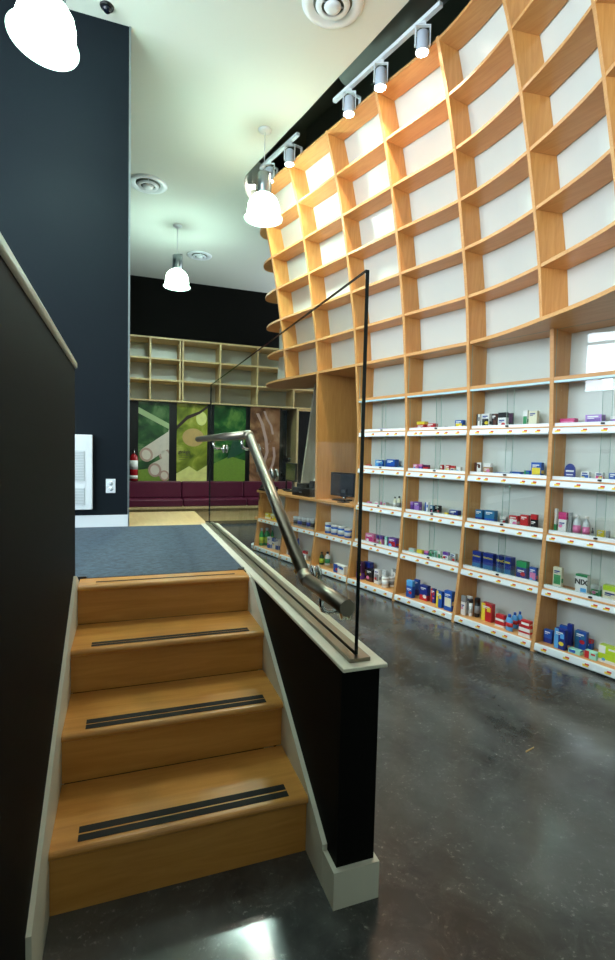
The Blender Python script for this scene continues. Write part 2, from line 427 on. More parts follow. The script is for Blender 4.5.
# stations: s, offset at the z=2.65 line, turn of the plan curve
ST = [(3.47,.01,0),(2.78,.01,0),(2.1,.01,0),(1.405,.01,0),(.705,.01,math.radians(4)),(-.014,-.165,math.radians(21.5)),(-.637,-.46,math.radians(33)),(-1.23,-.86,math.radians(38))]
def pos(i, p):
    s, o, a = ST[i]
    return s - (p-.01)*math.sin(a), o + (p-.01)*math.cos(a)
def curve(i, p, t):
    """point between station i and i+1 at profile offset p"""
    a = pos(i, p); c = pos(i+1, p)
    if ST[i][2] == 0 and ST[i+1][2] == 0: return a[0]+(c[0]-a[0])*t, a[1]+(c[1]-a[1])*t
    Ln = math.hypot(c[0]-a[0], c[1]-a[1])
    ta = (-math.cos(ST[i][2])*Ln, -math.sin(ST[i][2])*Ln); tc = (-math.cos(ST[i+1][2])*Ln, -math.sin(ST[i+1][2])*Ln)
    h00 = 2*t**3-3*t**2+1; h10 = t**3-2*t**2+t; h01 = -2*t**3+3*t**2; h11 = t**3-t**2
    return tuple(h00*a[k]+h10*ta[k]+h01*c[k]+h11*tc[k] for k in (0,1))
DEP = .205
SZ = [2.65, 3.01, 3.37, 3.73, 4.09, 4.445]
up = thing('lattice_shelving', 'tall curved maple lattice of empty shelves with white backs, leaning outward', 'shelving', B0, RZ)
for i, (s, o, a) in enumerate(ST):
    zs = [2.305 + (4.46-2.305)*k/14 for k in range(15)]
    fr = [pos(i, fp(z)) + (z,) for z in zs]; bk = [pos(i, fp(z)+DEP) + (z,) for z in reversed(zs)]
    tx, ty = -math.cos(a)*TK/2, -math.sin(a)*TK/2       # along the plan curve in (s, off)
    pts = [L(p[0]-tx, p[1]-ty, p[2]) for p in fr + bk]
    b = MB(); b.prism(pts, L(2*tx, 2*ty, 0), side_mi=lambda k: 1 if k < 14 else 0)
    b.obj('divider', [M['woodz'], M['edge']], up)
def board(i, z, th, d, nseg, t0, t1, extra=0, backs=None):
    p = fp(z)
    n = nseg
    ts = [t0 + (t1-t0)*k/n for k in range(n+1)]
    fr = [curve(i, p + .002 - (extra(t) if callable(extra) else extra), t) for t in ts]
    bk = [curve(i, p + d, t) for t in ts] if backs is None else [(q[0], backs) for q in fr]
    pts = [L(q[0], q[1], z - th/2) for q in fr + bk[::-1]]
    b = MB(); b.prism(pts, (0,0,th), side_mi=lambda k: 1 if k < n else 0)
    return b
for i in range(len(ST)-1):
    Ln = math.hypot(ST[i][0]-ST[i+1][0], ST[i][1]-ST[i+1][1]); dl = TK/2/Ln + .0015
    ns = 1 if ST[i+1][2] == 0 else 10
    for z in SZ:
        board(i, z, .024, DEP - .006, ns, dl, 1-dl).obj('shelf_board', [M['woodx'], M['edge']], up)
# bottom boards of the lattice, straight bays then one sweeping board
S2 = 2.29
for i in (2, 3):
    b = MB(); s1, s0 = ST[i][0], ST[i+1][0]
    b.box(-(s1-TK/2), -(s0+TK/2), fp(S2)+.002, .29, S2-.013, S2+.013, 0, front=1); b.obj('shelf_board', [M['woodx'], M['edge']], up)
b = MB()
fr = []
for i, e0, e1 in ((4, 0, .045), (5, .045, .05), (6, .05, .05)):
    for k in range(10):
        t = k/10
        if i == 4 and k == 0: t = .03
        fr.append(curve(i, fp(S2) + .002 - (e0+(e1-e0)*t), t))
fr.append(curve(6, fp(S2)-.048, 1.0))
pts = [L(q[0], q[1], S2-.013) for q in fr] + [L(fr[-1][0], .33, S2-.013), L(fr[0][0], .33, S2-.013)]
nf = len(fr)-1
b.prism(pts, (0,0,.026), side_mi=lambda k: 1 if k < nf else 0); b.obj('base_board', [M['woodx'], M['edge']], up)
# deep rounded board over the service counter
pts = [(2.1-TK/2-.001, fp(S2)), (3.47, fp(S2))]
for k in range(1, 15):
    a = PI/2*k/14; pts.append((3.47 + .86*math.sin(a), .33 - (.33-fp(S2))*math.cos(a)))
pts += [(4.3, .52), (4.05, .74), (2.1-TK/2-.001, .74)]
pts = [(p[0] if p[0] > 2.1 else 2.1+TK/2+.001, p[1]) for p in pts]
b = MB(); b.prism([L(p[0], p[1], S2-.013) for p in pts], (0,0,.026), side_mi=lambda k: 1 if k < 15 else 0); b.obj('base_board', [M['woodx'], M['edge']], up)
# rounded shelf ends beyond the last divider
ENDS = {2.65: .65, 3.01: .57, 3.37: .49, 3.73: .40, 4.09: .31}
for z in SZ[:5]:
    p = fp(z); pts = [(3.486, p+.002)]
    for k in range(0, 13):
        a = PI/2*k/12; pts.append((3.5 + ENDS[z]*math.sin(a), p + .21 - .208*math.cos(a)))
    pts += [(3.5 + ENDS[z]*.97, p+.33), (3.5 + ENDS[z]*.9, p+.4), (3.486, p+.4)]
    pts2 = [L(q[0], q[1], z-.012) for q in pts]
    b = MB(); b.prism(pts2, (0,0,.024), side_mi=lambda k: 1 if k < 14 else 0); b.obj('rounded_shelf_end', [M['woodx'], M['edge']], up)
# white backs
def backsheet(fa, fb, z0, z1, nz, nt, name, parent):
    b = MB()
    zs = [z0 + (z1-z0)*k/nz for k in range(nz+1)]
    grid = [[None]*(nt+1) for _ in zs]; grid2 = [[None]*(nt+1) for _ in zs]
    for j, z in enumerate(zs):
        for k in range(nt+1):
            q = fa(k/nt, z); r = fb(k/nt, z)
            grid[j][k] = b.b.verts.new(L(q[0], q[1], z)); grid2[j][k] = b.b.verts.new(L(r[0], r[1], z))
    for j in range(nz):
        for k in range(nt):
            for g in (grid, grid2): b.face([g[j][k], g[j][k+1], g[j+1][k+1], g[j+1][k]])
    for k in range(nt):
        for j in (0, nz): b.face([grid[j][k], grid[j][k+1], grid2[j][k+1], grid2[j][k]])
    for j in range(nz):
        for k in (0, nt): b.face([grid[j][k], grid[j+1][k], grid2[j+1][k], grid2[j][k]])
    return b.obj(name, M['back'], parent)
for i in range(len(ST)-1):
    backsheet(lambda t, z, i=i: curve(i, fp(z)+DEP+.001, t), lambda t, z, i=i: curve(i, fp(z)+DEP+.011, t), 2.305, 4.46, 12, 1 if ST[i+1][2] == 0 else 8, 'back_panel', up)
zs = [2.305 + (4.46-2.305)*k/12 for k in range(13)]
b = MB(); fa = []; fb = []
for z in zs:
    se = max(3.52, 4.03 - .27*(z-2.31)) if z < 3.5 else max(3.52, 3.71 - .33*(z-3.5))
    fa.append([b.b.verts.new(L(3.486, fp(z)+.215, z)), b.b.verts.new(L(se, fp(z)+.215, z)), b.b.verts.new(L(se, .515, z)), b.b.verts.new(L(3.486, .515, z))])
for A, C in zip(fa, fa[1:]):
    for k in range(4): b.face([A[k], A[(k+1) % 4], C[(k+1) % 4], C[k]])
b.face(fa[0]); b.face(fa[-1]); b.obj('end_panel', M['back'], up)

# ================================================================== LOWER GLAZED CABINET
BAYS = [(1.405, 2.1), (.705, 1.405), (0, .705), (-.7, 0), (-1.4, -.7)]
RZS = [1.605, 1.23, .845, .455]
BK = .28
cab = thing('display_cabinet', 'built-in maple display cabinet with sliding glass doors and white price rails', 'cabinet', B0, RZ)
def low_divider(s, z1, parent, bk=.3, z0=0.0):
    zs = [z0 + (z1-z0)*k/16 for k in range(17)]
    pts = [L(s-TK/2, fp(z), z) for z in zs] + [L(s-TK/2, bk, z1), L(s-TK/2, bk, z0)]
    b = MB(); b.prism(pts, L(TK, 0, 0), side_mi=lambda k: 1 if k < 16 else 0); return b.obj('divider', [M['woodz'], M['edge']], parent)
for s in (2.1, 1.405, .705): low_divider(s, 2.304, cab)
for s in (0, -.7, -1.4): low_divider(s, 2.275, cab)
tag_me = None
def price_rail(parent, s0, s1, z, h, base=False, n=5):
    global tag_me
    o = fp(z) if not base else .002
    x0, x1 = -(s1-TK/2-.001), -(s0+TK/2+.001)
    b = MB(); b.prism([(x0, o-.002, z-h), (x0, o-.006, z-h+.008), (x0, o+.002, z-.004), (x0, o+.012, z), (x0, o+.018, z), (x0, o+.018, z-h)], (x1-x0, 0, 0))
    r = b.obj('price_rail', M['rail'], parent)
    for k in range(n):
        u = (k + .5 + random.uniform(-.28, .28))/n
        cx = x0 + (x1-x0)*u
        if tag_me is None:
            q = MB(); q.box(-.019, .019, -.0015, .0005, -.011, .004, 0); q.box(-.004, .022, -.002, .0003, .002, .012, 1)
            t = q.obj('price_tag', [M['tagy'], M['tagr']], r); tag_me = t.data
        else:
            t = bpy.data.objects.new('price_tag', tag_me); COL.objects.link(t); t.parent = r
        t.location = (cx, o-.0035, z-h*.55)
    return r
def bay_boards(parent, s0, s1, zs, bk, n=5):
    x0, x1 = -(s1-TK/2-.001), -(s0+TK/2+.001)
    for z in zs:
        o = fp(z)
        b = MB(); b.box(x0, x1, o+.0185, bk, z-.028, z-.002); b.box(x0, x1, o+.003, o+.0185, z-.0095, z-.002); b.obj('shelf_board', M['woodx'], parent)
        price_rail(parent, s0, s1, z-.010, .046, n=n)
    b = MB(); b.box(x0, x1, .02, bk, .04, .063); b.box(x0, x1, .05, .07, 0, .04, 1); b.obj('base_board', [M['woodx'], M['black']], parent)
    price_rail(parent, s0, s1, .064, .05, base=True, n=n)
for bi, (s0, s1) in enumerate(BAYS):
    x0, x1 = -(s1-TK/2-.001), -(s0+TK/2+.001)
    bay_boards(cab, s0, s1, RZS, BK, n=4 if bi in (0, 4) else 5)
    # timber header with the blue door track below it
    o = fp(1.93); b = MB(); b.box(x0, x1, o+.002, BK, 1.92, 1.945, 0, front=1); b.obj('shelf_board', [M['woodx'], M['edge']], cab)
    bx(x0, x1, o+.004, o+.05, 1.905, 1.9195).obj('door_track', M['trackblue'], cab)
    tops = [1.905] + [z - .03 for z in RZS[:3]]
    for z, zt in zip(RZS, tops):
        o = max(fp(z), fp(zt))
        if z > .5 and bi > -1:
            bx(x0, x1, fp(z)+.022, fp(z)+.052, z-.0015, z+.022).obj('door_track', M['rail'], cab)
        else:
            bx(x0, x1, fp(z)+.022, fp(z)+.052, z-.0015, z+.022).obj('door_track', M['rail'], cab)
        w = (x1-x0)
        for j, (u0, u1, oy) in enumerate(((0, .56, .028), (.46, 1, .039))):
            b = MB()
            a0, a1 = x0 + w*u0 + .001, x0 + w*u1 - .001
            zb, zz = z + .0225, zt
            ya, yb = fp(z)+oy, fp(z)+oy + (0 if zz < 1.8 else -.015)
            v = [(a0,ya,zb),(a1,ya,zb),(a1,ya+.006,zb),(a0,ya+.006,zb)]; t_ = [(a0,yb,zz),(a1,yb,zz),(a1,yb+.006,zz),(a0,yb+.006,zz)]
            V = [b.b.verts.new(p) for p in v + t_]
            for k, idx in enumerate(((0,3,2,1),(4,5,6,7),(0,1,5,4),(1,2,6,5),(2,3,7,6),(3,0,4,7))): b.face([V[m] for m in idx], 0 if k in (2, 4) else 1)
            b.obj('glass_door', [M['glassdoor'], M['greenedge']], cab)
        b = MB(); b.bbox(x0+w*.47, x0+w*.47+.022, fp(z)+.008, fp(z)+.0275, z+.004, z+.017, .003); b.obj('door_lock', M['black'], cab)
    # fixed pane in the row above the doors
    z = 1.946; b = MB(); b.box(x0, x1, fp(z)+.012, fp(z)+.018, z, 2.276)
    for f in b.b.faces: f.material_index = 0 if abs(f.calc_center_median().z - (z+2.276)/2) < 1e-3 and abs(f.calc_center_median().x-(x0+x1)/2) < 1e-3 else 1
    b.obj('fixed_pane', [M['glassdoor'], M['greenedge']], cab)
    bx(x0, x1, BK+.001, BK+.012, .06, 2.275).obj('back_panel', M['back'], cab)

# ================================================================== SERVICE COUNTER
ctr = thing('service_counter', 'long maple service counter with open product shelves and rounded far end', 'counter', B0, RZ)
CB = [(2.1, 2.78), (2.78, 3.47), (3.47, 4.15)]
for s in (2.78, 3.47, 4.15): low_divider(s, .803, ctr, bk=.62)
for s0, s1 in CB:
    x0, x1 = -(s1-TK/2-.001), -(s0+TK/2+.001)
    bay_boards(ctr, s0, s1, [.455], .28, n=5)
    bx(x0, x1, .281, .292, .06, .803).obj('back_panel', M['back'], ctr)
pts = [(2.1+TK/2+.001, .052), (4.17, .052)]
for k in range(1, 11):
    a = PI*k/10; pts.append((4.17 + .1*math.sin(a), .36 - .308*math.cos(a)))
pts += [(2.1+TK/2+.001, .67)]
b = MB(); b.prism([L(p[0], p[1], .804) for p in pts], (0,0,.026), side_mi=lambda k: 1 if k < 11 else 0); b.obj('worktop', [M['woodx'], M['edge']], ctr)
pts = [(4.166, .004)]
for k in range(0, 11):
    a = PI/2*k/10; pts.append((4.17 + .2*math.sin(a), .2 - .196*math.cos(a)))
pts += [(4.166, .3)]
b = MB(); b.prism([L(p[0], p[1], .018) for p in pts], (0,0,.046)); b.obj('rounded_base_end', M['rail'], ctr)
b = MB(); b.prism([L(p[0]-.02 if p[0] > 4.17 else p[0], p[1]+.01, .0) for p in pts], (0,0,.018)); b.obj('kick_board', M['black'], ctr)
pts3 = [(p[0]*.45+4.166*.55, p[1]) for p in pts]
b = MB(); b.prism([L(p[0], p[1]+.02, .43) for p in pts3], (0,0,.024)); b.obj('rounded_shelf_end', M['woodx'], ctr)
# upright fins between counter and lattice
def fin(s, zf, name, mats, bk, lab, cat):
    z0, z1 = .831, 2.276
    zs = [z0 + (z1-z0)*k/8 for k in range(9)]
    b = MB(); b.prism([(TK/2, zf(z), z) for z in zs] + [(TK/2, bk, z1), (TK/2, bk, z0)], (-TK, 0, 0), side_mi=lambda k: 1 if k < 8 else 0)
    r = b.obj(name, mats, None, W(s, 0, 0), RZ)
    return tag(r, lab, cat)
fin(2.78, lambda z: .06 - .02*(z-.83)/1.45, 'wooden_fin', [M['woodz'], M['edge']], .655, 'broad upright maple fin standing on the counter behind the black monitor', 'panel')
fin(3.47, lambda z: .30 + .2*(z-.83)/1.45, 'wooden_fin', [M['greylit_wood'], M['greylit_wood']], .655, 'pale upright fin with slanting edge left of the broad maple fin', 'panel')
# ================================================================== FAR END: BENCH, POSTERS, SHELVES
fs = thing('wall_shelving', 'pale wooden wall shelving of three rows above the plant posters', 'shelving', (0, 9.6, 2.23))
fx = [.03, .397, .92, .97, 1.657, 2.377, 3.122, 3.9]
for x in fx[1:-1] + [.04, 3.89]:
    bx(x-.014, x+.014, 0, .5, .03, 1.12).obj('divider', M['palewood'], fs)
for z in (0, .37, .75, 1.12):
    b = MB(); b.box(.025, 3.905, -.003, .5, z, z+.028); b.obj('shelf_board', M['palewood'], fs)
bx(.025, 3.905, .5, .512, 0, 1.148).obj('back_panel', M['back'], fs)
ep_ = bx(3.19, 3.23, -.005, .64, -2.23, -.001).obj('end_panel', M['palewood'], fs)
struct(bx(.008, 2.92, 9.72, 9.74, 0, 2.228).obj('trim_9', M['black']))
def poster(x0, x1, kind, label):
    w, h = x1-x0, 1.47
    r = thing('poster_panel', label, 'poster', ((x0+x1)/2, 9.69, .755), 0, 'plant photograph panels above the bench')
    bx(-w/2, w/2, 0, .028, 0, h).obj('printed_panel', poster_mat('print_' + kind, kind), r)
    return r, w, h
def blob(parent, name, mat, pts, d=.002, y=0):
    b = MB(); b.prism([(p[0], -y-d, p[1]) for p in pts], (0, d, 0)); return b.obj(name, mat, parent)
def ell(cx, cz, rx, rz_, n=24, tilt=0):
    return [(cx + rx*math.cos(a)*math.cos(tilt) - rz_*math.sin(a)*math.sin(tilt), cz + rx*math.cos(a)*math.sin(tilt) + rz_*math.sin(a)*math.cos(tilt)) for a in [2*PI*k/n for k in range(n)]]
bam = plain('print_pale_bamboo', '#e4d6c8', .3, noise=.12, scale=14); bamd = plain('print_bamboo_shade', '#c09a8c', .3)
grs = plain('print_grass', '#7d9a3a', .3, noise=.3, scale=30); lf = plain('print_pale_leaf', '#a9bd8a', .3)
gold = plain('print_gold', '#efe48c', .3, noise=.3, scale=9); twig = plain('print_twig', '#3a2a22', .3); fruit = plain('print_fruit', '#c9a468', .3, noise=.2, scale=9)
pk = plain('print_root_pale', '#c9a59a', .3); ink = plain('print_ink', '#4a4420', .4)
r, w, h = poster(.2, .74, 'bamboo', 'photo panel of cut pale stalks on grass, leftmost poster')
blob(r, 'grass_print', grs, [(-w/2, 0), (w/2, 0), (w/2, .3), (-w/2, .22)])
blob(r, 'leaf_print', lf, [(-w/2, 1.25), (w/2, .98), (w/2, 1.08), (-w/2, 1.36)])
for (cx, cz, rr, L_, ang, y) in ((.2, .5, .12, .6, .55, .002), (-.13, .5, .13, .75, .62, .004), (.02, .22, .13, .5, .5, .006), (.19, .12, .1, .3, .7, .008)):
    dx, dz = math.cos(ang)*L_, math.sin(ang)*L_; px_, pz_ = -math.sin(ang)*rr, math.cos(ang)*rr
    def cl(p): return (max(-w/2, min(w/2, p[0])), max(0, min(h, p[1])))
    n = 10
    q = [(cx+px_, cz+pz_), (cx-px_, cz-pz_), (cx-px_+dx, cz-pz_+dz), (cx+px_+dx, cz+pz_+dz)]
    m = []
    for a, c in zip(q, q[1:]+q[:1]):
        for k in range(8):
            p = (a[0]+(c[0]-a[0])*k/8, a[1]+(c[1]-a[1])*k/8)
            if abs(p[0]) <= w/2 and 0 <= p[1] <= h: m.append(p)
            elif p[0] > w/2: m.append((w/2, p[1]))
    blob(r, 'stalk_print', bam, m, y=y)
    blob(r, 'stalk_end_print', bamd, [cl(p) for p in ell(cx, cz, rr*.9, rr, tilt=ang-.3)], y=y+.001)
    blob(r, 'stalk_end_print', bam, [cl(p) for p in ell(cx, cz, rr*.6, rr*.7, tilt=ang-.3)], y=y+.002)
r, w, h = poster(.878, 1.44, 'leaf', 'yellow photo panel with hanging fruit and small word, second poster')
blob(r, 'light_print', gold, [(-w/2, 0), (w/2, 0), (w/2, .32), (.1, .2), (-.05, .3), (-w/2, .16)])
blob(r, 'light_print', gold, ell(.17, 1.2, .1, .13)); blob(r, 'fruit_print', fruit, ell(.02, .84, .2, .17), y=.003)
blob(r, 'twig_print', twig, [(-w/2, 1.05), (-.1, 1.24), (.12, 1.33), (w/2, 1.45), (w/2, 1.4), (.13, 1.28), (-.08, 1.18), (-w/2, .98)], y=.004)
text_mesh('ginkgo', .085, 'lettering', ink, r, (-.14, -.004, .565), (PI/2, 0, 0))
for k, ww in enumerate((.2, .17, .12)): blob(r, 'small_print', ink, [(-.24, .5-.04*k), (-.24+ww, .5-.04*k), (-.24+ww, .508-.04*k), (-.24, .508-.04*k)], y=.001)
r, w, h = poster(1.571, 2.178, 'green', 'green leafy photo panel, third poster from left')
blob(r, 'grass_print', grs, [(-w/2, 0), (w/2, 0), (w/2, .42), (0, .5), (-w/2, .36)])
blob(r, 'dark_leaf_print', plain('print_dark_leaf', '#20503a', .3), [(-.05, .45), (.1, .95), (.28, .6), (.1, .5)], y=.003)
r, w, h = poster(2.27, 2.87, 'root', 'brown photo panel with pale curved roots, rightmost poster')
def band(pts, t): return [(x-t, z) for x, z in pts] + [(x+t, z) for x, z in reversed(pts)]
blob(r, 'root_print', pk, band([(-.02, .35), (.05, .6), (.02, .85), (-.06, 1.15), (-.16, 1.35)], .03)); blob(r, 'root_print', pk, band([(.1, .2), (.17, .36), (.2, .52), (.18, .7)], .025))
blob(r, 'root_print', pk, band([(.16, .95), (.12, 1.12), (.03, 1.26), (-.02, 1.4)], .022), y=.003)
# bench: two seat and back cushions on a wooden base
bn = thing('bench', 'long burgundy upholstered bench on pale wooden base below the posters', 'bench', (.03, 9.26, 0))
for x0, x1 in ((0, .93), (.94, 2.1), (2.11, 3.1)):
    MB().bbox(x0, x1, .0, .46, .34, .47, .02, 3).obj('seat_cushion', M['burgundy'], bn)
    MB().bbox(x0, x1, .33, .46, .472, .775, .02, 3).obj('back_cushion', M['burgundy'], bn)
bx(0, 3.1, -.01, .46, .3, .339).obj('seat_board', M['palewood'], bn)
for x0, x1 in ((0, .6), (.605, 1.2), (1.205, 1.98), (1.985, 3.1)): bx(x0, x1, .06, .4, .06, .299).obj('base_panel', M['palewood'], bn)
bx(0, 3.1, .09, .38, 0, .059).obj('plinth', M['black'], bn)
# fire extinguisher on the poster wall
fe = thing('fire_extinguisher', 'red fire extinguisher with white label hanging left of the posters', 'fire extinguisher', (.125, 9.63, .79))
red = plain('extinguisher_red', '#a3151c', .25)
MB().lathe([(0,0),(.062,0),(.068,.01),(.068,.4),(.06,.44),(.03,.47),(.022,.475),(0,.475)], n=24).obj('cylinder', red, fe)
MB().lathe([(.0685,.2),(.0692,.2),(.0692,.36),(.0685,.36)], n=24).obj('label', M['white'], fe)
MB().lathe([(.0685,.03),(.0692,.03),(.0692,.09),(.0685,.09)], n=24).obj('label', M['white'], fe)
MB().lathe([(0,.475),(.02,.475),(.02,.53),(.012,.54),(0,.54)], n=16).obj('valve', M['chrome'], fe)
b = MB(); b.tube([(0,.02,.53),(0,-.09,.575)], .009, 8); b.tube([(0,.02,.51),(0,-.08,.52)], .007, 8); b.obj('handle', M['black'], fe)
MB().tube([(-.02,0,.5),(-.08,0,.47),(-.085,0,.2),(-.072,0,.12)], .011, 8).obj('hose', M['black'], fe)
bx(-.03, .03, .066, .088, .15, .45).obj('wall_bracket', M['alu'], fe)
# panel and outlet on the tall dark wall
wp = thing('wall_panel', 'white wall heater panel with two grilles on the tall dark wall', 'wall panel', (-.46, 4.32, .888))
MB().bbox(-.21, .21, -.045, -.0005, 0, .585, .006).obj('housing', M['whitetrim'], wp)
gm = plain('grey_grille', '#b8c2c4', .4)
for z0, z1 in ((.225, .46), (.038, .17)):
    g = bx(-.155, .155, -.0475, -.0455, z0, z1).obj('grille', gm, wp)
    b = MB(); n = int((z1-z0)/.012)
    for k in range(n): z = z0 + (k+.5)*(z1-z0)/n; b.box(-.15, .15, -.0505, -.048, z-.002, z+.002)
    b.obj('louvres', M['whitetrim'], g)
ol = thing('power_outlet', 'white double power outlet on the tall dark wall above the baseboard', 'outlet', (-.118, 4.32, 1.015))
MB().bbox(-.036, .036, -.007, -.0005, 0, .113, .003).obj('cover_plate', M['whitetrim'], ol)
for z in (.034, .079):
    s_ = MB(); s_.lathe([(0,.0),(.0165,.0),(.0165,.0025),(0,.0025)], n=18, mat=Matrix.Translation((0,-.007,z)) @ Matrix.Rotation(PI/2,4,'X')); so = s_.obj('socket', M['rail'], ol)
    b = MB(); b.box(-.008,-.006,-.0103,-.0097,z-.002,z+.008); b.box(.006,.008,-.0103,-.0097,z-.002,z+.008); b.obj('slots', M['black'], so)
# black clips where the guard cap meets the landing edge
for x, lab in ((.585, 'small black clip at the right end of the landing edge'), (-.2, 'small black clip at the left end of the landing edge')):
    q = MB(); q.bbox(-.02, .02, -.012, .012, 0, .008, .003); o = q.obj('edge_clip', M['black'], None, (x, 2.64, DZ+.0025)); tag(o, lab, 'clip', 'black landing edge clips')
# splinter of wood on the floor
q = MB(); q.prism([(-.035,-.003,0),(.03,-.001,0),(.037,.002,0),(-.03,.003,0)], (0,0,.004)); o = q.obj('wood_splinter', M['deck'], None, (1.80, 1.81, .0005), .25); tag(o, 'thin pale wood splinter lying on the dark concrete floor', 'splinter')

# ================================================================== THINGS ON THE COUNTER
CT = .831
def screen(s, off, w, h, z0, turn, label, tiltback=0):
    r = thing('monitor', label, 'monitor', W(s, off, CT), RZ + turn)
    MB().bbox(-.1, .1, -.07, .07, 0, .012, .004).obj('stand_base', M['black'], r)
    MB().bbox(-.025, .025, .03, .045, .012, z0 + h*.5, .004).obj('stand_neck', M['black'], r)
    b = MB(); b.bbox(-w/2, w/2, 0, .028, z0, z0+h, .006); p = b.obj('casing', M['black'], r)
    bx(-w/2+.012, w/2-.012, -.0012, -.0004, z0+.014, z0+h-.012).obj('screen', M['screen'], p)
    return r
screen(2.55, .27, .4, .27, .05, .1, 'black flat monitor in front of the broad maple fin')
pt = thing('card_terminal', 'small black card terminal on stand in front of the counter monitor', 'card terminal', W(2.36, .14, CT), RZ+.2)
MB().bbox(-.05, .05, -.05, .05, 0, .01, .003).obj('foot', M['black'], pt); MB().tube([(0,.02,.01),(0,.0,.07)], .012, 10).obj('stem', M['chrome'], pt)
b = MB(); b.bbox(-.042, .042, -.012, .018, .06, .15, .006); b.obj('body', M['screen'], pt); bx(-.03,.03,-.0135,-.0125,.11,.14).obj('display', M['alu'], pt)
cr = thing('cash_register', 'black cash register block on the counter beside the pale fin', 'cash register', W(3.2, .3, CT), RZ)
MB().bbox(-.2, .2, -.17, .17, 0, .1, .008).obj('cash_drawer', M['black'], cr); b = MB(); b.bbox(-.17, .05, -.12, .12, .101, .15, .008); b.obj('keyboard', M['black'], cr); MB().bbox(.08, .18, -.1, .06, .101, .19, .01).obj('receipt_printer', M['black'], cr)
bx(-.03, .03, -.172, -.1705, .04, .055).obj('lock_plate', M['alu'], cr)
screen(3.86, .4, .42, .25, .14, -.25, 'dark till screen at the far end of the counter')
cd = thing('customer_display', 'small black customer display on a thin pole at the far counter end', 'display', W(4.12, .5, CT), RZ)
MB().lathe([(0,0),(.06,0),(.06,.012),(0,.012)], n=20).obj('foot', M['black'], cd); MB().tube([(0,0,.012),(0,0,.4)], .012, 10).obj('pole', M['black'], cd); MB().bbox(-.07, .07, -.02, .02, .4, .46, .006).obj('head', M['black'], cd)
ph = thing('desk_phone', 'black desk phone with cradle on the far part of the counter', 'phone', W(4.06, .17, CT), RZ)
b = MB(); b.prism([(-.09,-.1,0),(-.09,.1,0),(-.09,.1,.06),(-.09,-.1,.025)], (.18,0,0)); b.obj('base', M['black'], ph); MB().tube([(-.065,-.08,.045),(-.065,-.05,.07),(-.065,.06,.1),(-.065,.09,.085)], .018, 10).obj('handset', M['black'], ph)
b = MB(); b.box(-.1, .1, 0, .003, 0, .2); o = b.obj('paper_notice', M['white'], None, W(3.33, .485, CT), RZ); tag(o, 'white paper notice standing behind the cash register', 'notice')

# ================================================================== CEILING THINGS
def pendant(x, y, label, power, tilt=(0, 0)):
    r = thing('pendant_lamp', label, 'pendant lamp', (x, y, CZ), 0, 'bell shaped pendant lamps')
    MB().lathe([(0,-.022),(.05,-.022),(.065,-.012),(.068,0),(0,0)], n=28).obj('canopy', M['whitetrim'], r)
    MB().tube([(0,0,-.02),(0,0,-.43)], .004, 8).obj('cord', M['rail'], r)
    tm = Matrix.Translation((0,0,-.86)) @ Matrix.Rotation(tilt[1], 4, Vector((.941,-.338,0))) @ Matrix.Rotation(tilt[0], 4, Vector((.338,.941,0))) @ Matrix.Translation((0,0,.86)) @ Matrix.Diagonal((.94,.94,1,1))
    MB().lathe([(0,-.42),(.06,-.42),(.07,-.43),(.07,-.625),(.062,-.63),(0,-.63)], n=32, mat=tm).obj('housing', M['alu'], r)
    pr = [(.05,-.632),(.09,-.64),(.125,-.662),(.152,-.697),(.168,-.74),(.175,-.79),(.177,-.835),(.182,-.85),(.178,-.852),(.171,-.836),(.168,-.79),(.16,-.742),(.144,-.702),(.118,-.67),(.085,-.65),(.045,-.64)]
    MB().lathe(pr, n=40, mat=tm).obj('shade', M['lamp'], r)
    MB().lathe([(.178,-.852),(.203,-.862),(.208,-.869),(.205,-.876),(.176,-.868),(.172,-.858)], n=40, mat=tm).obj('shade_rim', M['lamprim'], r)
    b = MB(); b.box(.074,.08,-.012,.012,-.60,-.40); b.box(.0,.08,-.012,.012,-.405,-.399); 
    for v in b.b.verts: v.co = tm @ v.co
    b.obj('hanger_bracket', M['alu'], r)
    ld = bpy.data.lights.new('lamp_light', 'POINT'); ld.energy = power; ld.shadow_soft_size = .08; ld.color = (.74, 1, .92)
    lo = bpy.data.objects.new('lamp_light', ld); COL.objects.link(lo); lo.parent = r; lo.location = tm @ Vector((0, 0, -.77))
    return r
pendant(1.303, 5.144, 'lit bell pendant lamp hanging beside the lattice shelving', 95)
pendant(.684, 7.74, 'farthest lit bell pendant lamp, near the far black wall', 120)
pendant(-.465, 3.45, 'large near lit bell pendant lamp in the top left corner', 60, (.1, -.14))
def diffuser(x, y, R, label):
    r = thing('ceiling_diffuser', label, 'air vent', (x, y, CZ), 0, 'round ceiling air vents')
    MB().lathe([(.62*R,-.004),(.78*R,-.02),(.95*R,-.012),(R,-.0005),(.62*R,-.0005)], n=40).obj('outer_ring', M['whitetrim'], r)
    MB().lathe([(0,-.002),(.62*R,-.002),(.62*R,-.0005),(0,-.0005)], n=40).obj('dark_throat', M['void'], r)
    MB().lathe([(.36*R,-.03),(.5*R,-.034),(.55*R,-.02),(.5*R,-.012),(.36*R,-.02)], n=40).obj('middle_ring', M['whitetrim'], r)
    MB().lathe([(0,-.05),(.1*R,-.052),(.24*R,-.044),(.28*R,-.03),(.2*R,-.014),(0,-.01)], n=32).obj('centre_cone', M['whitetrim'], r)
    b = MB(); b.tube([(-.55*R,0,-.012),(.55*R,0,-.012)], .006, 6); b.tube([(0,-.55*R,-.012),(0,.55*R,-.012)], .006, 6); b.obj('spokes', M['whitetrim'], r)
diffuser(.236, 6.695, .235, 'round white ceiling vent beside the edge of the tall dark wall')
diffuser(1.136, 8.764, .205, 'round white ceiling vent behind the farthest pendant lamp')
diffuser(1.385, 3.56, .225, 'round white ceiling vent at the top edge, nearest the camera')
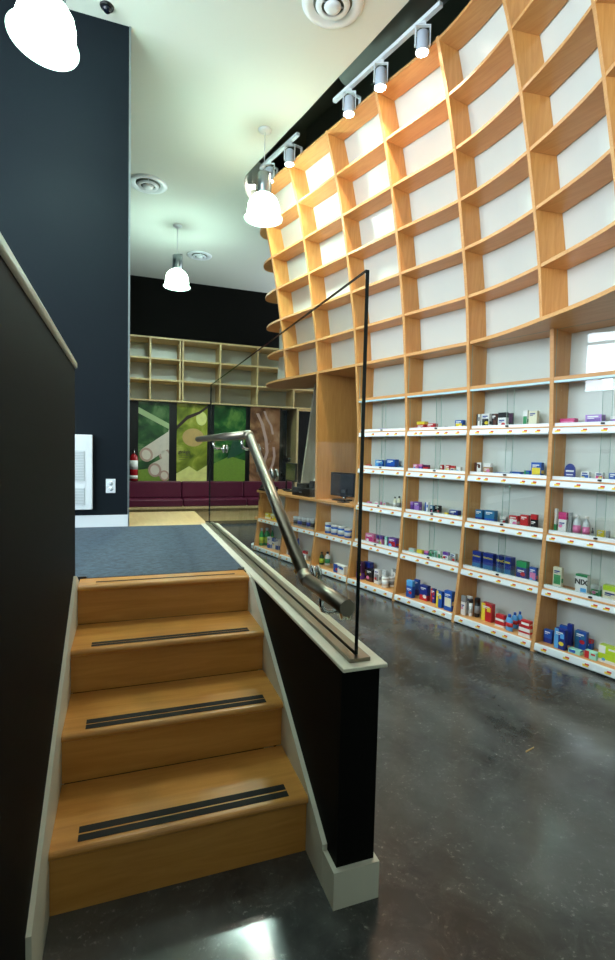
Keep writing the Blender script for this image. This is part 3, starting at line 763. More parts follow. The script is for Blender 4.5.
sn = thing('ceiling_sensor', 'small dark round sensor on the ceiling beside the tall wall', 'sensor', (-.147, 4.19, CZ))
MB().lathe([(0,-.012),(.045,-.012),(.05,-.0005),(0,-.0005)], n=24).obj('mount', M['black'], sn); MB().lathe([(0,-.045),(.02,-.04),(.032,-.025),(.034,-.0125),(0,-.0125)], n=20).obj('dome', M['screen'], sn)
# ducts up in the cove
def duct(s0, s1, o, z, r, label):
    q = MB(); q.tube([W(s0, o, z), W(s1, o, z)], r, 20); o_ = q.obj('air_duct', plain('duct_grey', '#8a928c', .5), None); tag(o_, label, 'duct')
duct(-.5, 2.05, -.22, 5.05, .13, 'round grey air duct up in the dark cove above the track lights')
# track lights
def track(s0, s1, label):
    o0 = -.47
    r = thing('light_track', label, 'light track', W((s0+s1)/2, o0, 4.6), RZ, 'white light tracks above the lattice')
    l = (s1-s0)/2
    MB().box(-l, l, -.018, .018, -.012, .02).obj('track_rail', M['rail'], r)
    for x in (-l*.72, l*.55):
        b = MB(); b.box(x-.016, x+.016, .0185, .16, -.004, .004); b.box(x-.016, x+.016, .152, .16, -.135, -.0045); b.obj('bracket', M['rail'], r)
def spot(s, label, energy=42):
    o0 = -.47
    r = thing('track_spotlight', label, 'spotlight', W(s, o0, 4.5875), -.4, 'track spotlights washing the lattice')
    MB().box(-.02, .02, -.016, .016, -.02, 0).obj('adapter', M['rail'], r)
    b = MB(); b.box(-.058, .058, -.012, .012, -.028, -.0205); b.box(-.058, -.05, -.012, .012, -.17, -.0285); b.box(.05, .058, -.012, .012, -.17, -.0285); b.obj('yoke', M['rail'], r)
    tilt = .02
    mt = Matrix.Translation((0, 0, -.155)) @ Matrix.Rotation(tilt, 4, 'X')
    hm = plain('blue_grey_housing', '#b9c6d6', .35)
    MB().lathe([(0,.085),(.035,.085),(.043,.078),(.047,-.05),(.05,-.06),(.047,-.06),(.043,-.045),(0,-.045)], n=24, mat=mt).obj('lamp_housing', hm, r)
    MB().lathe([(0,-.08),(.022,-.077),(.04,-.065),(.045,-.05),(.043,-.046),(0,-.046)], n=24, mat=mt).obj('bulb', M['bulb'], r)
    ld = bpy.data.lights.new('spot_light', 'SPOT'); ld.energy = energy; ld.spot_size = math.radians(125); ld.spot_blend = .7; ld.shadow_soft_size = .035; ld.color = (1, .91, .79)
    lo = bpy.data.objects.new('spot_light', ld); COL.objects.link(lo); lo.parent = r
    d = Vector((0, math.sin(tilt), -math.cos(tilt)))
    lo.location = Vector((0, 0, -.155)) + d*.1
    lo.rotation_euler = d.to_track_quat('-Z', 'Y').to_euler()
track(.65, 1.9, 'longer white light track at the top with three spotlights')
track(2.5, 3.28, 'shorter white light track behind the pendant lamp with two spotlights')
cl = thing('cove_lamp', 'small bright lamp up in the curved far end of the ceiling cove', 'lamp', W(3.93, -.27, 4.74), -.345)
MB().bbox(-.085, .085, -.02, .03, .0, .012, .003).obj('mount', M['rail'], cl)
for x in (-.08, .08): MB().bbox(x-.006, x+.006, -.02, .02, -.04, -.0005, .002).obj('lamp_holder', M['rail'], cl)
b = MB(); b.tube([(-.073,0,-.022),(.073,0,-.022)], .018, 14); b.obj('lamp_tube', M['bulb'], cl)
for s, lab in ((.82, 'spotlight nearest the camera, right end of the longer track'), (1.275, 'middle spotlight of the longer track'), (1.68, 'left spotlight of the longer track'), (2.66, 'right spotlight of the shorter track'), (3.08, 'left spotlight of the shorter track, beside the pendant')):
    spot(s, lab)
# ================================================================== PRODUCTS ON THE SHELVES
# bay, row, kind, look, colours, s of centre, offset of front, width, depth, shelf height, height, lettering
PRODS = [
('C', 'r1', 'box', 'white and black carton', ('white', 'black'), 0.666, 0.17, 0.033, 0.02, 1.605, 0.109),
('C', 'r1', 'box', 'white carton with black top', ('white', 'black'), 0.598, 0.17, 0.073, 0.037, 1.605, 0.11),
('C', 'r1', 'box', 'dark brown carton', ('brown', 'black'), 0.517, 0.17, 0.043, 0.022, 1.605, 0.106),
('C', 'r1', 'box', 'white and black carton', ('white', 'black'), 0.444, 0.17, 0.072, 0.036, 1.605, 0.111),
('C', 'r1', 'box', 'plum carton', ('plum', 'black'), 0.369, 0.17, 0.032, 0.02, 1.605, 0.104),
('C', 'r1', 'box', 'white carton with green print', ('white', 'green'), 0.248, 0.17, 0.036, 0.02, 1.605, 0.118),
('C', 'r1', 'box', 'cream carton', ('cream', 'cream'), 0.186, 0.17, 0.065, 0.032, 1.605, 0.111),
('D', 'r1', 'box', 'flat magenta carton', ('magenta', 'pink'), -0.074, 0.17, 0.103, 0.052, 1.605, 0.045),
('D', 'r1', 'box', 'lilac carton', ('lilac', 'purple'), -0.253, 0.17, 0.107, 0.054, 1.605, 0.063),
('D', 'r1', 'box', 'small lilac carton', ('lilac', 'white'), -0.39, 0.17, 0.055, 0.027, 1.605, 0.047),
('C', 'r2', 'box', 'white carton with brown print', ('white', 'brown'), 0.651, 0.17, 0.063, 0.032, 1.23, 0.087),
('C', 'r2', 'box', 'tan carton', ('tan', 'white'), 0.563, 0.17, 0.066, 0.033, 1.23, 0.084),
('C', 'r2', 'box', 'flat blue and yellow carton', ('blue', 'yellow'), 0.447, 0.17, 0.111, 0.056, 1.23, 0.014),
('C', 'r2', 'box', 'flat blue carton', ('blue', 'white'), 0.309, 0.17, 0.091, 0.045, 1.23, 0.027),
('C', 'r2', 'box', 'low blue carton', ('blue', 'green'), 0.212, 0.17, 0.042, 0.021, 1.23, 0.041),
('C', 'r2', 'box', 'tall blue carton with yellow print', ('blue', 'yellow'), 0.139, 0.17, 0.079, 0.04, 1.23, 0.104),
('D', 'r2', 'dome', 'dark blue arched display card', ('navy', 'white'), -0.113, 0.17, 0.077, 0.006, 1.23, 0.104),
('D', 'r2', 'box', 'white carton with blue band', ('white', 'blue'), -0.218, 0.17, 0.054, 0.027, 1.23, 0.052),
('D', 'r2', 'box', 'white carton with pink band', ('white', 'magenta'), -0.31, 0.17, 0.051, 0.025, 1.23, 0.051),
('D', 'r2', 'box', 'low blue carton', ('blue', 'blue'), -0.399, 0.17, 0.05, 0.025, 1.23, 0.051),
('C', 'r3', 'box', 'teal blue carton', ('teal', 'navy'), 0.618, 0.165, 0.066, 0.033, 0.845, 0.084),
('C', 'r3', 'box', 'blue carton', ('teal', 'blue'), 0.517, 0.165, 0.091, 0.046, 0.845, 0.089),
('C', 'r3', 'box', 'low grey carton', ('grey', 'white'), 0.391, 0.165, 0.057, 0.028, 0.845, 0.056),
('C', 'r3', 'box', 'red and white carton', ('red', 'white'), 0.304, 0.165, 0.073, 0.036, 0.845, 0.073),
('C', 'r3', 'box', 'red carton', ('red', 'red'), 0.212, 0.165, 0.065, 0.032, 0.845, 0.088),
('C', 'r3', 'box', 'black and red carton', ('black', 'red'), 0.135, 0.165, 0.047, 0.024, 0.845, 0.101),
('D', 'r3', 'box', 'tall white carton with green ring', ('white', 'green'), -0.03, 0.165, 0.017, 0.02, 0.845, 0.163),
('D', 'r3', 'box', 'tall white carton with pink ring', ('white', 'magenta'), -0.081, 0.165, 0.055, 0.028, 0.845, 0.142),
('D', 'r3', 'box', 'grey carton', ('grey', 'grey'), -0.136, 0.165, 0.02, 0.02, 0.845, 0.146),
('D', 'r3', 'bottle', 'clear bottle with pink label', ('palegrey', 'pink', 'white'), -0.173, 0.165, 0.05, 0.05, 0.845, 0.139),
('D', 'r3', 'bottle', 'clear bottle with pink label', ('palegrey', 'pink', 'white'), -0.237, 0.165, 0.045, 0.045, 0.845, 0.132),
('D', 'r3', 'bottle', 'small dark bottle', ('black', 'grey', 'black'), -0.288, 0.165, 0.015, 0.015, 0.845, 0.06),
('D', 'r3', 'box', 'yellow carton', ('yellow', 'yellow'), -0.343, 0.165, 0.043, 0.022, 0.845, 0.05),
('D', 'r3', 'box', 'grey carton', ('grey', 'grey'), -0.387, 0.165, 0.017, 0.02, 0.845, 0.053),
('C', 'r4', 'box', 'navy carton with yellow lettering', ('navy', 'teal'), 0.598, 0.135, 0.08, 0.04, 0.455, 0.135, 'NeoCitran'),
('C', 'r4', 'box', 'navy carton with yellow lettering', ('navy', 'teal'), 0.489, 0.135, 0.091, 0.045, 0.455, 0.137, 'NeoCitran'),
('C', 'r4', 'box', 'navy carton with yellow lettering', ('navy', 'teal'), 0.35, 0.135, 0.128, 0.06, 0.455, 0.138, 'NeoCitran'),
('C', 'r4', 'box', 'navy carton with green base', ('navy', 'green'), 0.197, 0.135, 0.082, 0.041, 0.455, 0.129),
('C', 'r4', 'box', 'blue and pink carton', ('blue', 'pink'), 0.104, 0.135, 0.054, 0.027, 0.455, 0.103),
('D', 'r4', 'box', 'cream carton with green top', ('cream', 'green'), -0.081, 0.135, 0.06, 0.03, 0.455, 0.141),
('D', 'r4', 'box', 'white carton with black letters', ('white', 'green'), -0.25, 0.135, 0.078, 0.039, 0.455, 0.125, 'NIX'),
('D', 'r4', 'box', 'low green carton', ('green', 'palegrey'), -0.346, 0.135, 0.056, 0.028, 0.455, 0.074),
('D', 'r4', 'box', 'pale carton with lime base', ('cream', 'lime'), -0.439, 0.135, 0.093, 0.047, 0.455, 0.09),
('C', 'b', 'box', 'tall white carton', ('white', 'grey'), 0.662, 0.07, 0.042, 0.021, 0.065, 0.159),
('C', 'b', 'box', 'tall white carton', ('white', 'palegrey'), 0.653, 0.132, 0.045, 0.022, 0.065, 0.149),
('C', 'b', 'canister', 'white canister with black lid', ('white', 'palegrey', 'black'), 0.612, 0.091, 0.033, 0.033, 0.065, 0.139),
('C', 'b', 'canister', 'black canister', ('black', 'grey', 'black'), 0.571, 0.114, 0.045, 0.045, 0.065, 0.154),
('C', 'b', 'box', 'red and yellow carton', ('red', 'yellow'), 0.461, 0.104, 0.094, 0.047, 0.065, 0.142),
('C', 'b', 'box', 'red carton, lower of two stacked,', ('red', 'white'), 0.319, 0.075, 0.08, 0.04, 0.065, 0.046),
('C', 'b', 'box', 'red carton, upper of two stacked,', ('red', 'white'), 0.32, 0.075, 0.072, 0.036, 0.112, 0.049),
('C', 'b', 'flask', 'blue flask with red label', ('sky', 'red', 'blue'), 0.232, 0.056, 0.057, 0.028, 0.065, 0.126),
('C', 'b', 'flask', 'blue flask', ('sky', 'red', 'blue'), 0.245, 0.146, 0.05, 0.025, 0.065, 0.124),
('C', 'b', 'flask', 'blue flask', ('sky', 'red', 'blue'), 0.22, 0.174, 0.043, 0.022, 0.065, 0.133),
('C', 'b', 'box', 'red and white carton, bottom of stack,', ('white', 'red'), 0.094, 0.045, 0.09, 0.045, 0.065, 0.04),
('C', 'b', 'box', 'red and white carton, middle of stack,', ('white', 'red'), 0.094, 0.045, 0.087, 0.041, 0.106, 0.039),
('C', 'b', 'box', 'red and white carton, top of stack,', ('red', 'white'), 0.089, 0.045, 0.074, 0.037, 0.146, 0.04),
('D', 'b', 'box', 'small blue carton', ('blue', 'navy'), -0.061, 0.087, 0.058, 0.029, 0.065, 0.092),
('D', 'b', 'box', 'navy carton with silver disc', ('navy', 'sky'), -0.17, 0.045, 0.074, 0.037, 0.065, 0.139),
('D', 'b', 'box', 'navy carton', ('navy', 'blue'), -0.126, 0.17, 0.053, 0.027, 0.065, 0.126),
('D', 'b', 'box', 'navy carton', ('navy', 'navy'), -0.171, 0.17, 0.034, 0.026, 0.065, 0.152),
('D', 'b', 'box', 'blue and teal carton', ('blue', 'teal'), -0.248, 0.17, 0.075, 0.037, 0.065, 0.123),
('D', 'b', 'box', 'blue and teal carton', ('blue', 'red'), -0.265, 0.211, 0.077, 0.038, 0.065, 0.067),
('D', 'b', 'box', 'flat teal carton', ('mint', 'blue'), -0.27, 0.051, 0.078, 0.039, 0.065, 0.029),
('D', 'b', 'box', 'flat teal and red carton', ('mint', 'red'), -0.375, 0.054, 0.075, 0.038, 0.065, 0.05),
('D', 'b', 'box', 'long lime and white carton, lower of two,', ('lime', 'white'), -0.471, 0.074, 0.114, 0.059, 0.065, 0.059),
('D', 'b', 'box', 'long lime and white carton, upper of two,', ('lime', 'white'), -0.47, 0.074, 0.11, 0.055, 0.125, 0.05),
('B', 'r1', 'box', 'flat red and yellow carton', ('red', 'yellow'), 1.371, 0.17, 0.024, 0.02, 1.605, 0.021),
('B', 'r1', 'box', 'red carton', ('red', 'yellow'), 1.296, 0.17, 0.097, 0.049, 1.605, 0.07),
('B', 'r1', 'box', 'red and plum carton', ('red', 'plum'), 1.175, 0.17, 0.089, 0.044, 1.605, 0.049),
('B', 'r1', 'box', 'small grey carton', ('grey', 'grey'), 1.005, 0.17, 0.019, 0.02, 1.605, 0.02),
('B', 'r1', 'box', 'blue and yellow carton', ('blue', 'yellow'), 0.862, 0.17, 0.079, 0.04, 1.605, 0.067),
('B', 'r2', 'box', 'pink and purple carton', ('pink', 'purple'), 1.343, 0.17, 0.054, 0.027, 1.23, 0.05),
('B', 'r2', 'box', 'purple carton', ('purple', 'pink'), 1.279, 0.17, 0.038, 0.02, 1.23, 0.051),
('B', 'r2', 'box', 'crimson carton', ('red', 'plum'), 1.216, 0.17, 0.059, 0.03, 1.23, 0.047),
('B', 'r2', 'box', 'red and white carton', ('red', 'white'), 1.042, 0.17, 0.047, 0.024, 1.23, 0.054),
('B', 'r2', 'box', 'red carton', ('red', 'cream'), 0.963, 0.17, 0.043, 0.021, 1.23, 0.054),
('B', 'r2', 'box', 'red and cream carton', ('cream', 'red'), 0.909, 0.17, 0.041, 0.02, 1.23, 0.05),
('B', 'r2', 'box', 'white and red carton', ('white', 'red'), 0.844, 0.17, 0.041, 0.02, 1.23, 0.044),
('B', 'r3', 'box', 'purple carton', ('purple', 'lilac'), 1.368, 0.165, 0.031, 0.02, 0.845, 0.079),
('B', 'r3', 'box', 'purple carton', ('purple', 'lilac'), 1.304, 0.165, 0.07, 0.035, 0.845, 0.084),
('B', 'r3', 'box', 'white and blue carton', ('white', 'blue'), 1.182, 0.165, 0.039, 0.02, 0.845, 0.091),
('B', 'r3', 'box', 'dark teal carton', ('teal', 'black'), 1.122, 0.165, 0.041, 0.021, 0.845, 0.068),
('B', 'r3', 'box', 'black carton', ('black', 'grey'), 1.058, 0.165, 0.058, 0.029, 0.845, 0.075),
('B', 'r3', 'box', 'small yellow carton', ('yellow', 'yellow'), 0.956, 0.165, 0.035, 0.02, 0.845, 0.023),
('B', 'r3', 'box', 'navy carton', ('navy', 'yellow'), 0.875, 0.165, 0.09, 0.045, 0.845, 0.052),
('B', 'r4', 'box', 'low pale carton', ('palegrey', 'mint'), 1.324, 0.135, 0.066, 0.033, 0.455, 0.035),
('B', 'r4', 'box', 'flat yellow and green carton', ('yellow', 'green'), 1.22, 0.135, 0.068, 0.034, 0.455, 0.039),
('B', 'r4', 'box', 'low purple carton', ('purple', 'pink'), 1.141, 0.135, 0.046, 0.023, 0.455, 0.042),
('B', 'r4', 'box', 'green and white carton', ('mint', 'green'), 1.068, 0.135, 0.061, 0.031, 0.455, 0.059),
('B', 'r4', 'box', 'dark green and white carton', ('white', 'green'), 0.988, 0.135, 0.028, 0.02, 0.455, 0.069),
('B', 'r4', 'box', 'white carton with purple band', ('white', 'purple'), 0.918, 0.135, 0.057, 0.028, 0.455, 0.071),
('B', 'r4', 'box', 'grey and white carton', ('palegrey', 'grey'), 0.841, 0.135, 0.058, 0.029, 0.455, 0.074),
('B', 'b', 'box', 'blue carton with pale panel', ('blue', 'sky'), 1.248, 0.049, 0.074, 0.037, 0.065, 0.156),
('B', 'b', 'box', 'blue carton', ('blue', 'navy'), 1.271, 0.163, 0.053, 0.027, 0.065, 0.146),
('B', 'b', 'box', 'blue carton with red spot', ('navy', 'red'), 1.118, 0.095, 0.089, 0.044, 0.065, 0.135),
('B', 'b', 'box', 'navy carton with red band', ('navy', 'red'), 1.023, 0.113, 0.047, 0.024, 0.065, 0.125),
('B', 'b', 'box', 'blue carton with yellow band', ('blue', 'yellow'), 0.899, 0.05, 0.06, 0.03, 0.065, 0.142),
('B', 'b', 'box', 'large blue carton with pale panel', ('blue', 'cream'), 0.801, 0.046, 0.082, 0.041, 0.065, 0.167),
('A', 'r1', 'box', 'small navy carton', ('navy', 'grey'), 2.012, 0.17, 0.056, 0.028, 1.605, 0.018),
('A', 'r1', 'box', 'low lilac carton', ('lilac', 'purple'), 1.815, 0.17, 0.105, 0.053, 1.605, 0.019),
('A', 'r1', 'box', 'low purple carton', ('purple', 'white'), 1.69, 0.17, 0.076, 0.038, 1.605, 0.014),
('A', 'r2', 'box', 'low blue carton', ('blue', 'red'), 2.006, 0.17, 0.06, 0.03, 1.23, 0.024),
('A', 'r2', 'box', 'bright blue carton', ('blue', 'sky'), 1.834, 0.17, 0.124, 0.06, 1.23, 0.076),
('A', 'r2', 'box', 'bright blue carton', ('blue', 'navy'), 1.676, 0.17, 0.117, 0.058, 1.23, 0.086),
('A', 'r2', 'box', 'small teal carton', ('teal', 'white'), 1.555, 0.17, 0.052, 0.026, 1.23, 0.021),
('A', 'r3', 'box', 'low pink carton', ('pink', 'white'), 1.975, 0.165, 0.049, 0.025, 0.845, 0.023),
('A', 'r3', 'box', 'low white and pink carton', ('white', 'pink'), 1.857, 0.165, 0.057, 0.029, 0.845, 0.034),
('A', 'r3', 'box', 'low grey and pink carton', ('palegrey', 'pink'), 1.756, 0.165, 0.082, 0.041, 0.845, 0.039),
('A', 'r3', 'bottle', 'small dark bottle', ('cream', 'white', 'black'), 1.607, 0.165, 0.036, 0.036, 0.845, 0.105),
('A', 'r3', 'bottle', 'small dark bottle', ('cream', 'grey', 'black'), 1.551, 0.165, 0.039, 0.039, 0.845, 0.116),
('A', 'r4', 'box', 'pink and white pack', ('pink', 'magenta'), 1.913, 0.135, 0.121, 0.06, 0.455, 0.085),
('A', 'r4', 'box', 'pink and white pack', ('pink', 'purple'), 1.766, 0.135, 0.095, 0.048, 0.455, 0.087),
('A', 'r4', 'box', 'small mint carton', ('mint', 'white'), 1.669, 0.135, 0.034, 0.02, 0.455, 0.092),
('A', 'r4', 'box', 'purple carton', ('purple', 'red'), 1.582, 0.135, 0.102, 0.051, 0.455, 0.093),
('A', 'b', 'box', 'dark purple carton', ('plum', 'purple'), 2.005, 0.09, 0.086, 0.043, 0.065, 0.181),
('A', 'b', 'box', 'dark purple carton', ('plum', 'navy'), 1.976, 0.17, 0.102, 0.051, 0.065, 0.173),
('A', 'b', 'box', 'black carton with red spot', ('black', 'brown'), 1.866, 0.107, 0.096, 0.048, 0.065, 0.126),
('A', 'b', 'box', 'tall white carton', ('white', 'grey'), 1.76, 0.111, 0.069, 0.035, 0.065, 0.147),
('A', 'b', 'box', 'tall white carton', ('white', 'palegrey'), 1.711, 0.153, 0.065, 0.032, 0.065, 0.146),
('A', 'b', 'canister', 'squat white jar', ('white', 'palegrey', 'white'), 1.626, 0.07, 0.074, 0.074, 0.065, 0.097),
('A', 'b', 'canister', 'squat white jar', ('white', 'grey', 'white'), 1.617, 0.148, 0.067, 0.067, 0.065, 0.095),
('A', 'b', 'box', 'grey blue carton', ('grey', 'white'), 1.631, 0.219, 0.069, 0.035, 0.065, 0.161),
('E', 'r4', 'canister', 'blue and white canister', ('blue', 'palegrey', 'white'), 2.636, 0.11, 0.088, 0.088, 0.455, 0.12),
('E', 'r4', 'canister', 'blue and white canister', ('blue', 'palegrey', 'white'), 2.519, 0.11, 0.103, 0.103, 0.455, 0.11),
('E', 'r4', 'canister', 'blue and white canister', ('blue', 'palegrey', 'white'), 2.397, 0.11, 0.099, 0.099, 0.455, 0.112),
('E', 'r4', 'canister', 'blue and white canister', ('blue', 'palegrey', 'white'), 2.28, 0.11, 0.088, 0.088, 0.455, 0.101),
('E', 'b', 'bottle', 'dark green bottle', ('darkgreen', 'lime', 'black'), 2.746, 0.12, 0.055, 0.055, 0.065, 0.147),
('E', 'b', 'bottle', 'white bottle with green label', ('white', 'green', 'black'), 2.686, 0.154, 0.063, 0.063, 0.065, 0.155),
('E', 'b', 'box', 'low white carton with blue band', ('white', 'blue'), 2.293, 0.045, 0.188, 0.06, 0.065, 0.093),
('F', 'r4', 'canister', 'grey and black can', ('grey', 'black', 'palegrey'), 3.306, 0.11, 0.077, 0.077, 0.455, 0.111),
('F', 'r4', 'canister', 'grey and black can', ('grey', 'navy', 'palegrey'), 3.211, 0.11, 0.071, 0.071, 0.455, 0.115),
('F', 'r4', 'canister', 'grey and black can', ('grey', 'black', 'palegrey'), 3.116, 0.11, 0.076, 0.076, 0.455, 0.122),
('F', 'r4', 'canister', 'grey and black can', ('grey', 'navy', 'palegrey'), 3.017, 0.11, 0.064, 0.064, 0.455, 0.123),
('F', 'r4', 'canister', 'grey and black can', ('grey', 'black', 'palegrey'), 2.937, 0.11, 0.06, 0.06, 0.455, 0.126),
('F', 'b', 'box', 'low dark carton', ('navy', 'white'), 3.39, 0.096, 0.091, 0.046, 0.065, 0.059),
('F', 'b', 'flask', 'blue bottle', ('blue', 'sky', 'navy'), 3.309, 0.17, 0.055, 0.027, 0.065, 0.218),
('F', 'b', 'box', 'white and red carton', ('white', 'red'), 3.064, 0.113, 0.071, 0.035, 0.065, 0.102),
('G', 'r4', 'box', 'yellow carton', ('yellow', 'white'), 3.977, 0.11, 0.109, 0.055, 0.455, 0.075),
('G', 'r4', 'box', 'yellow carton', ('yellow', 'cream'), 3.834, 0.11, 0.102, 0.051, 0.455, 0.076),
('G', 'b', 'bottle', 'bright green bottle', ('brightgreen', 'lime', 'palegrey'), 4.109, 0.072, 0.066, 0.066, 0.065, 0.239),
('G', 'b', 'bottle', 'bright green bottle', ('brightgreen', 'lime', 'palegrey'), 4.098, 0.142, 0.086, 0.086, 0.065, 0.24),
('G', 'b', 'bottle', 'bright green bottle', ('brightgreen', 'lime', 'palegrey'), 4.065, 0.232, 0.04, 0.04, 0.065, 0.241),
('G', 'b', 'box', 'white and blue carton', ('white', 'blue'), 3.891, 0.095, 0.08, 0.04, 0.065, 0.149),
('G', 'b', 'box', 'white and blue carton', ('white', 'blue'), 3.815, 0.118, 0.068, 0.039, 0.065, 0.145),
('G', 'b', 'box', 'white and blue carton', ('white', 'blue'), 3.739, 0.134, 0.077, 0.038, 0.065, 0.149),

]
BAYN = dict(A='bay at the glass edge', B='second glazed bay', C='third glazed bay', D='rightmost glazed bay', E='nearest counter bay', F='middle counter bay', G='farthest counter bay')
ROWN = dict(r1='top shelf', r2='second shelf', r3='third shelf', r4='fourth shelf', b='bottom shelf')
ORD = ['first', 'second', 'third', 'fourth', 'fifth', 'sixth', 'seventh', 'eighth', 'ninth', 'tenth', 'eleventh', 'twelfth', 'thirteenth']
FLOORZ = dict(r1=1.603, r2=1.228, r3=.843, r4=.453, b=.0645)
from collections import defaultdict
rowlist = defaultdict(list)
for p in PRODS: rowlist[(p[0], p[1])].append(p)
for p in PRODS:
    bay, row, kind, look, cols, sc, off, w, d, zb, h = p[:11]
    txt = p[11] if len(p) > 11 else ''
    rows_ = sorted(rowlist[(bay, row)], key=lambda q: -(q[5] + q[7]/2 + .5*q[6]*0))
    k = [i for i, q in enumerate(rows_) if q is p][0]
    rn = ROWN[row] if bay < 'E' or row == 'b' else 'upper shelf'
    if 'stack' in look or 'of two' in look: label = f'{look} {rn} of {BAYN[bay]}'
    else: label = f'{look}, {ORD[k]} from left, {rn} of {BAYN[bay]}'
    grp = {'box': 'cartons on the display shelves', 'bottle': 'bottles on the display shelves', 'canister': 'canisters on the display shelves', 'flask': 'flat bottles on the display shelves', 'dome': None}[kind]
    base = {r: v for r, v in (('r1',1.605),('r2',1.23),('r3',.845),('r4',.455),('b',.065))}[row]
    z = zb - base + FLOORZ[row]
    loc = W(sc, off, z)
    h = max(h, .012) + (.012 if row != 'b' and bay < 'E' else 0)
    mats = [pm(c) for c in cols]
    if kind == 'box':
        w = max(w, .014)
        r = thing('medicine_carton', label, 'carton', loc, RZ, grp)
        b = MB(); b.box(-w/2, w/2, 0, d, 0, h, 0)
        b.obj('box_body', [mats[0]], r)
        v = random.randrange(4)
        if txt: v = 0 if txt != 'NIX' else 4
        f = MB(); e = .0007
        if h < .03: f.box(-w*.45, w*.1, -e, -.0001, h*.2, h*.8)
        elif v == 0: f.box(-w/2, w/2, -e, -.0001, 0, h*.36)
        elif v == 4: f.box(-w/2, w/2, -e, -.0001, h*.9, h); f.box(-w/2, w/2, 0, d, h+.0001, h+e); g = MB(); g.box(-w*.05, w*.45, -e, -.0001, h*.06, h*.34); g.obj('printed_panel', [pm('sky')], r)
        elif v == 1: f.box(-w/2, w/2, -e, -.0001, h*.68, h); f.box(-w/2, w/2, 0, d, h+.0001, h+e)
        elif v == 2: f.box(-w*.4, w*.42, -e, -.0001, h*.22, h*.66)
        else:
            f.box(-w/2, -w*.12, -e, -.0001, 0, h); g = MB(); g.box(w*.05, w*.4, -e, -.0001, h*.55, h*.8); g.obj('printed_panel', [mats[1]], r)
        if v in (0, 1, 2): 
            zc0, zc1 = (0, h*.36) if v == 0 else (h*.68, h) if v == 1 else (h*.3, h*.5)
            g = MB(); g.box(w/2+.0001, w/2+e, d*.1, d*.9, zc0, zc1); g.obj('side_print', [mats[1]], r)
        f.obj('printed_panel', [mats[1]], r)
        if h > .06 and w > .04 and not txt:
            lt = pm('white') if cols[0] not in ('white', 'cream', 'palegrey') else pm('navy' if cols[1] != 'brown' else 'brown')
            g = MB()
            z0 = h*.82 if v != 1 else h*.5
            g.box(-w*.36, w*.3, -.0014, -.0008, z0-.004, z0+.005); g.box(-w*.36, w*.05, -.0014, -.0008, z0-.014, z0-.009)
            g.obj('printed_lines', [lt], r)
        if h > .05 and w > .035 and not txt and random.random() < .6:
            acc = random.choice([c for c in ('yellow', 'red', 'white', 'sky', 'pink') if c not in cols])
            cx_, cz_ = random.choice((-.2, .18))*w, h*random.uniform(.22, .45); rx_ = min(w*.24, h*.2)
            g = MB(); g.prism([(cx_ + rx_*math.cos(a), -.0022, cz_ + rx_*.8*math.sin(a)) for a in [2*PI*q/14 for q in range(14)]], (0, .0007, 0)); g.obj('printed_emblem', [pm(acc)], r)
        if txt:
            text_mesh(txt, min(w/len(txt)*1.9, h*.4), 'lettering', pm('yellow') if txt != 'NIX' else pm('black'), r, (0, -.0016, h*.74 if txt != 'NIX' else h*.62), (PI/2, 0, 0))
    elif kind == 'dome':
        r = thing('display_card', label, 'display card', loc, RZ)
        pts = [(-w/2, 0), (w/2, 0), (w/2, h*.55)] + [(w/2*math.cos(a), h*.55 + h*.45*math.sin(a)) for a in [PI*k/10 for k in range(1, 10)]] + [(-w/2, h*.55)]
        b = MB(); b.prism([(x, 0, zz) for x, zz in pts], (0, d, 0)); b.obj('card', [mats[0]], r)
        b = MB(); b.box(-w*.36, w*.36, -.001, -.0001, h*.5, h*.6); b.box(-w*.3, w*.3, -.001, -.0001, h*.3, h*.36); b.obj('printed_lines', [mats[1]], r)
        bx(-w*.2, w*.2, d, d+.03, 0, .004).obj('foot', [mats[0]], r)
    elif kind == 'bottle':
        R = w/2
        r = thing('bottle', label, 'bottle', loc + NN*R, RZ, grp)
        MB().lathe([(0,0),(R*.94,0),(R,.004),(R,h*.58),(R*.85,h*.7),(R*.42,h*.8),(R*.38,h*.86),(0,h*.86)], n=20).obj('body', [mats[0]], r)
        MB().lathe([(R*1.004,h*.15),(R*1.02,h*.15),(R*1.02,h*.5),(R*1.004,h*.5)], n=20).obj('label', [mats[1]], r)
        MB().lathe([(0,h*.86),(R*.48,h*.86),(R*.48,h*.99),(R*.4,h),(0,h)], n=16).obj('cap', [mats[2]], r)
    elif kind == 'canister':
        R = w/2
        r = thing('canister', label, 'canister', loc + NN*R, RZ, grp)
        MB().lathe([(0,0),(R*.95,0),(R*.98,.003),(R*.98,h*.79),(0,h*.79)], n=22).obj('body', [mats[0]], r)
        MB().lathe([(R*.984,h*.2),(R*.998,h*.2),(R*.998,h*.6),(R*.984,h*.6)], n=22).obj('label', [mats[1]], r)
        MB().lathe([(0,h*.792),(R,h*.792),(R,h*.97),(R*.94,h),(0,h)], n=22).obj('lid', [mats[2]], r)
    elif kind == 'flask':
        R = w/2; sy = d/w
        r = thing('bottle', label, 'bottle', loc + NN*(d/2), RZ, grp)
        MB().lathe([(0,0),(R*.95,0),(R,.005),(R,h*.66),(R*.75,h*.78),(R*.42,h*.83),(0,h*.83)], n=22, sy=sy).obj('body', [mats[0]], r)
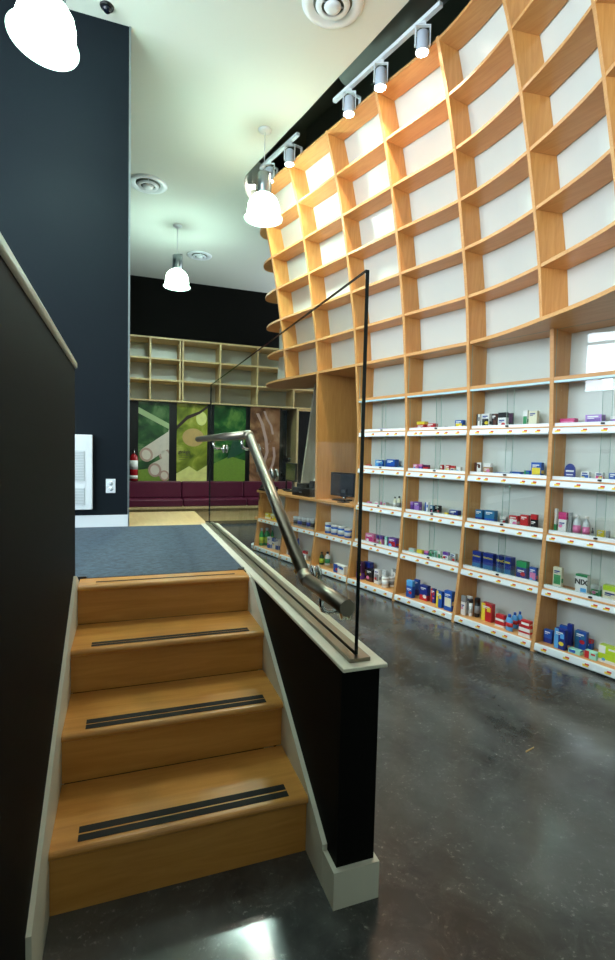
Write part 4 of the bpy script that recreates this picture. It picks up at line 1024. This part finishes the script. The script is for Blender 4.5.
        MB().lathe([(R*1.01,h*.25),(R*1.03,h*.25),(R*1.03,h*.5),(R*1.01,h*.5)], n=22, sy=sy).obj('label', [mats[1]], r)
        MB().lathe([(0,h*.83),(R*.45,h*.83),(R*.45,h*.99),(0,h)], n=16, sy=max(sy,.8)).obj('cap', [mats[2]], r)

# ================================================================== DAYLIGHT, CAMERA
w = bpy.data.worlds.new('sky'); SC.world = w; w.use_nodes = True
bg = w.node_tree.nodes['Background']; bg.inputs[0].default_value = (.8, .9, 1, 1); bg.inputs[1].default_value = 11
def portal(loc, rot, sx, sy):
    ld = bpy.data.lights.new('window_portal', 'AREA'); ld.shape = 'RECTANGLE'; ld.size = sx; ld.size_y = sy; ld.cycles.is_portal = True
    o = bpy.data.objects.new('window_portal', ld); COL.objects.link(o); o.location = loc; o.rotation_euler = rot
portal((-3.73, .7, 3.1), (PI/2, 0, -PI/2), 6.6, 2.4)
portal((6.13, 9.17, 2.5), (PI/2, 0, PI/2), 1.95, 3.8)  # portal for the added east opening that lights the far end

YAW, PIT, ROL, H = .345, .0564, .0241, 1.384
fw = Vector((math.sin(YAW)*math.cos(PIT), math.cos(YAW)*math.cos(PIT), -math.sin(PIT)))
rt = Vector((math.cos(YAW), -math.sin(YAW), 0)); upv = rt.cross(fw)
r2 = rt*math.cos(ROL) + upv*math.sin(ROL); u2 = -rt*math.sin(ROL) + upv*math.cos(ROL)
cd_ = bpy.data.cameras.new('camera'); cam = bpy.data.objects.new('camera', cd_); COL.objects.link(cam)
cam.matrix_world = Matrix(((r2.x, u2.x, -fw.x, 0), (r2.y, u2.y, -fw.y, 0), (r2.z, u2.z, -fw.z, H), (0, 0, 0, 1)))
cd_.sensor_fit = 'VERTICAL'; cd_.sensor_height = 36; cd_.lens = 504.8*36/960; cd_.clip_start = .02
SC.camera = cam
SC.view_settings.view_transform = 'Standard'; SC.view_settings.look = 'None'; SC.view_settings.gamma = 1; SC.view_settings.exposure = 0.22
SC.view_settings.use_curve_mapping = False
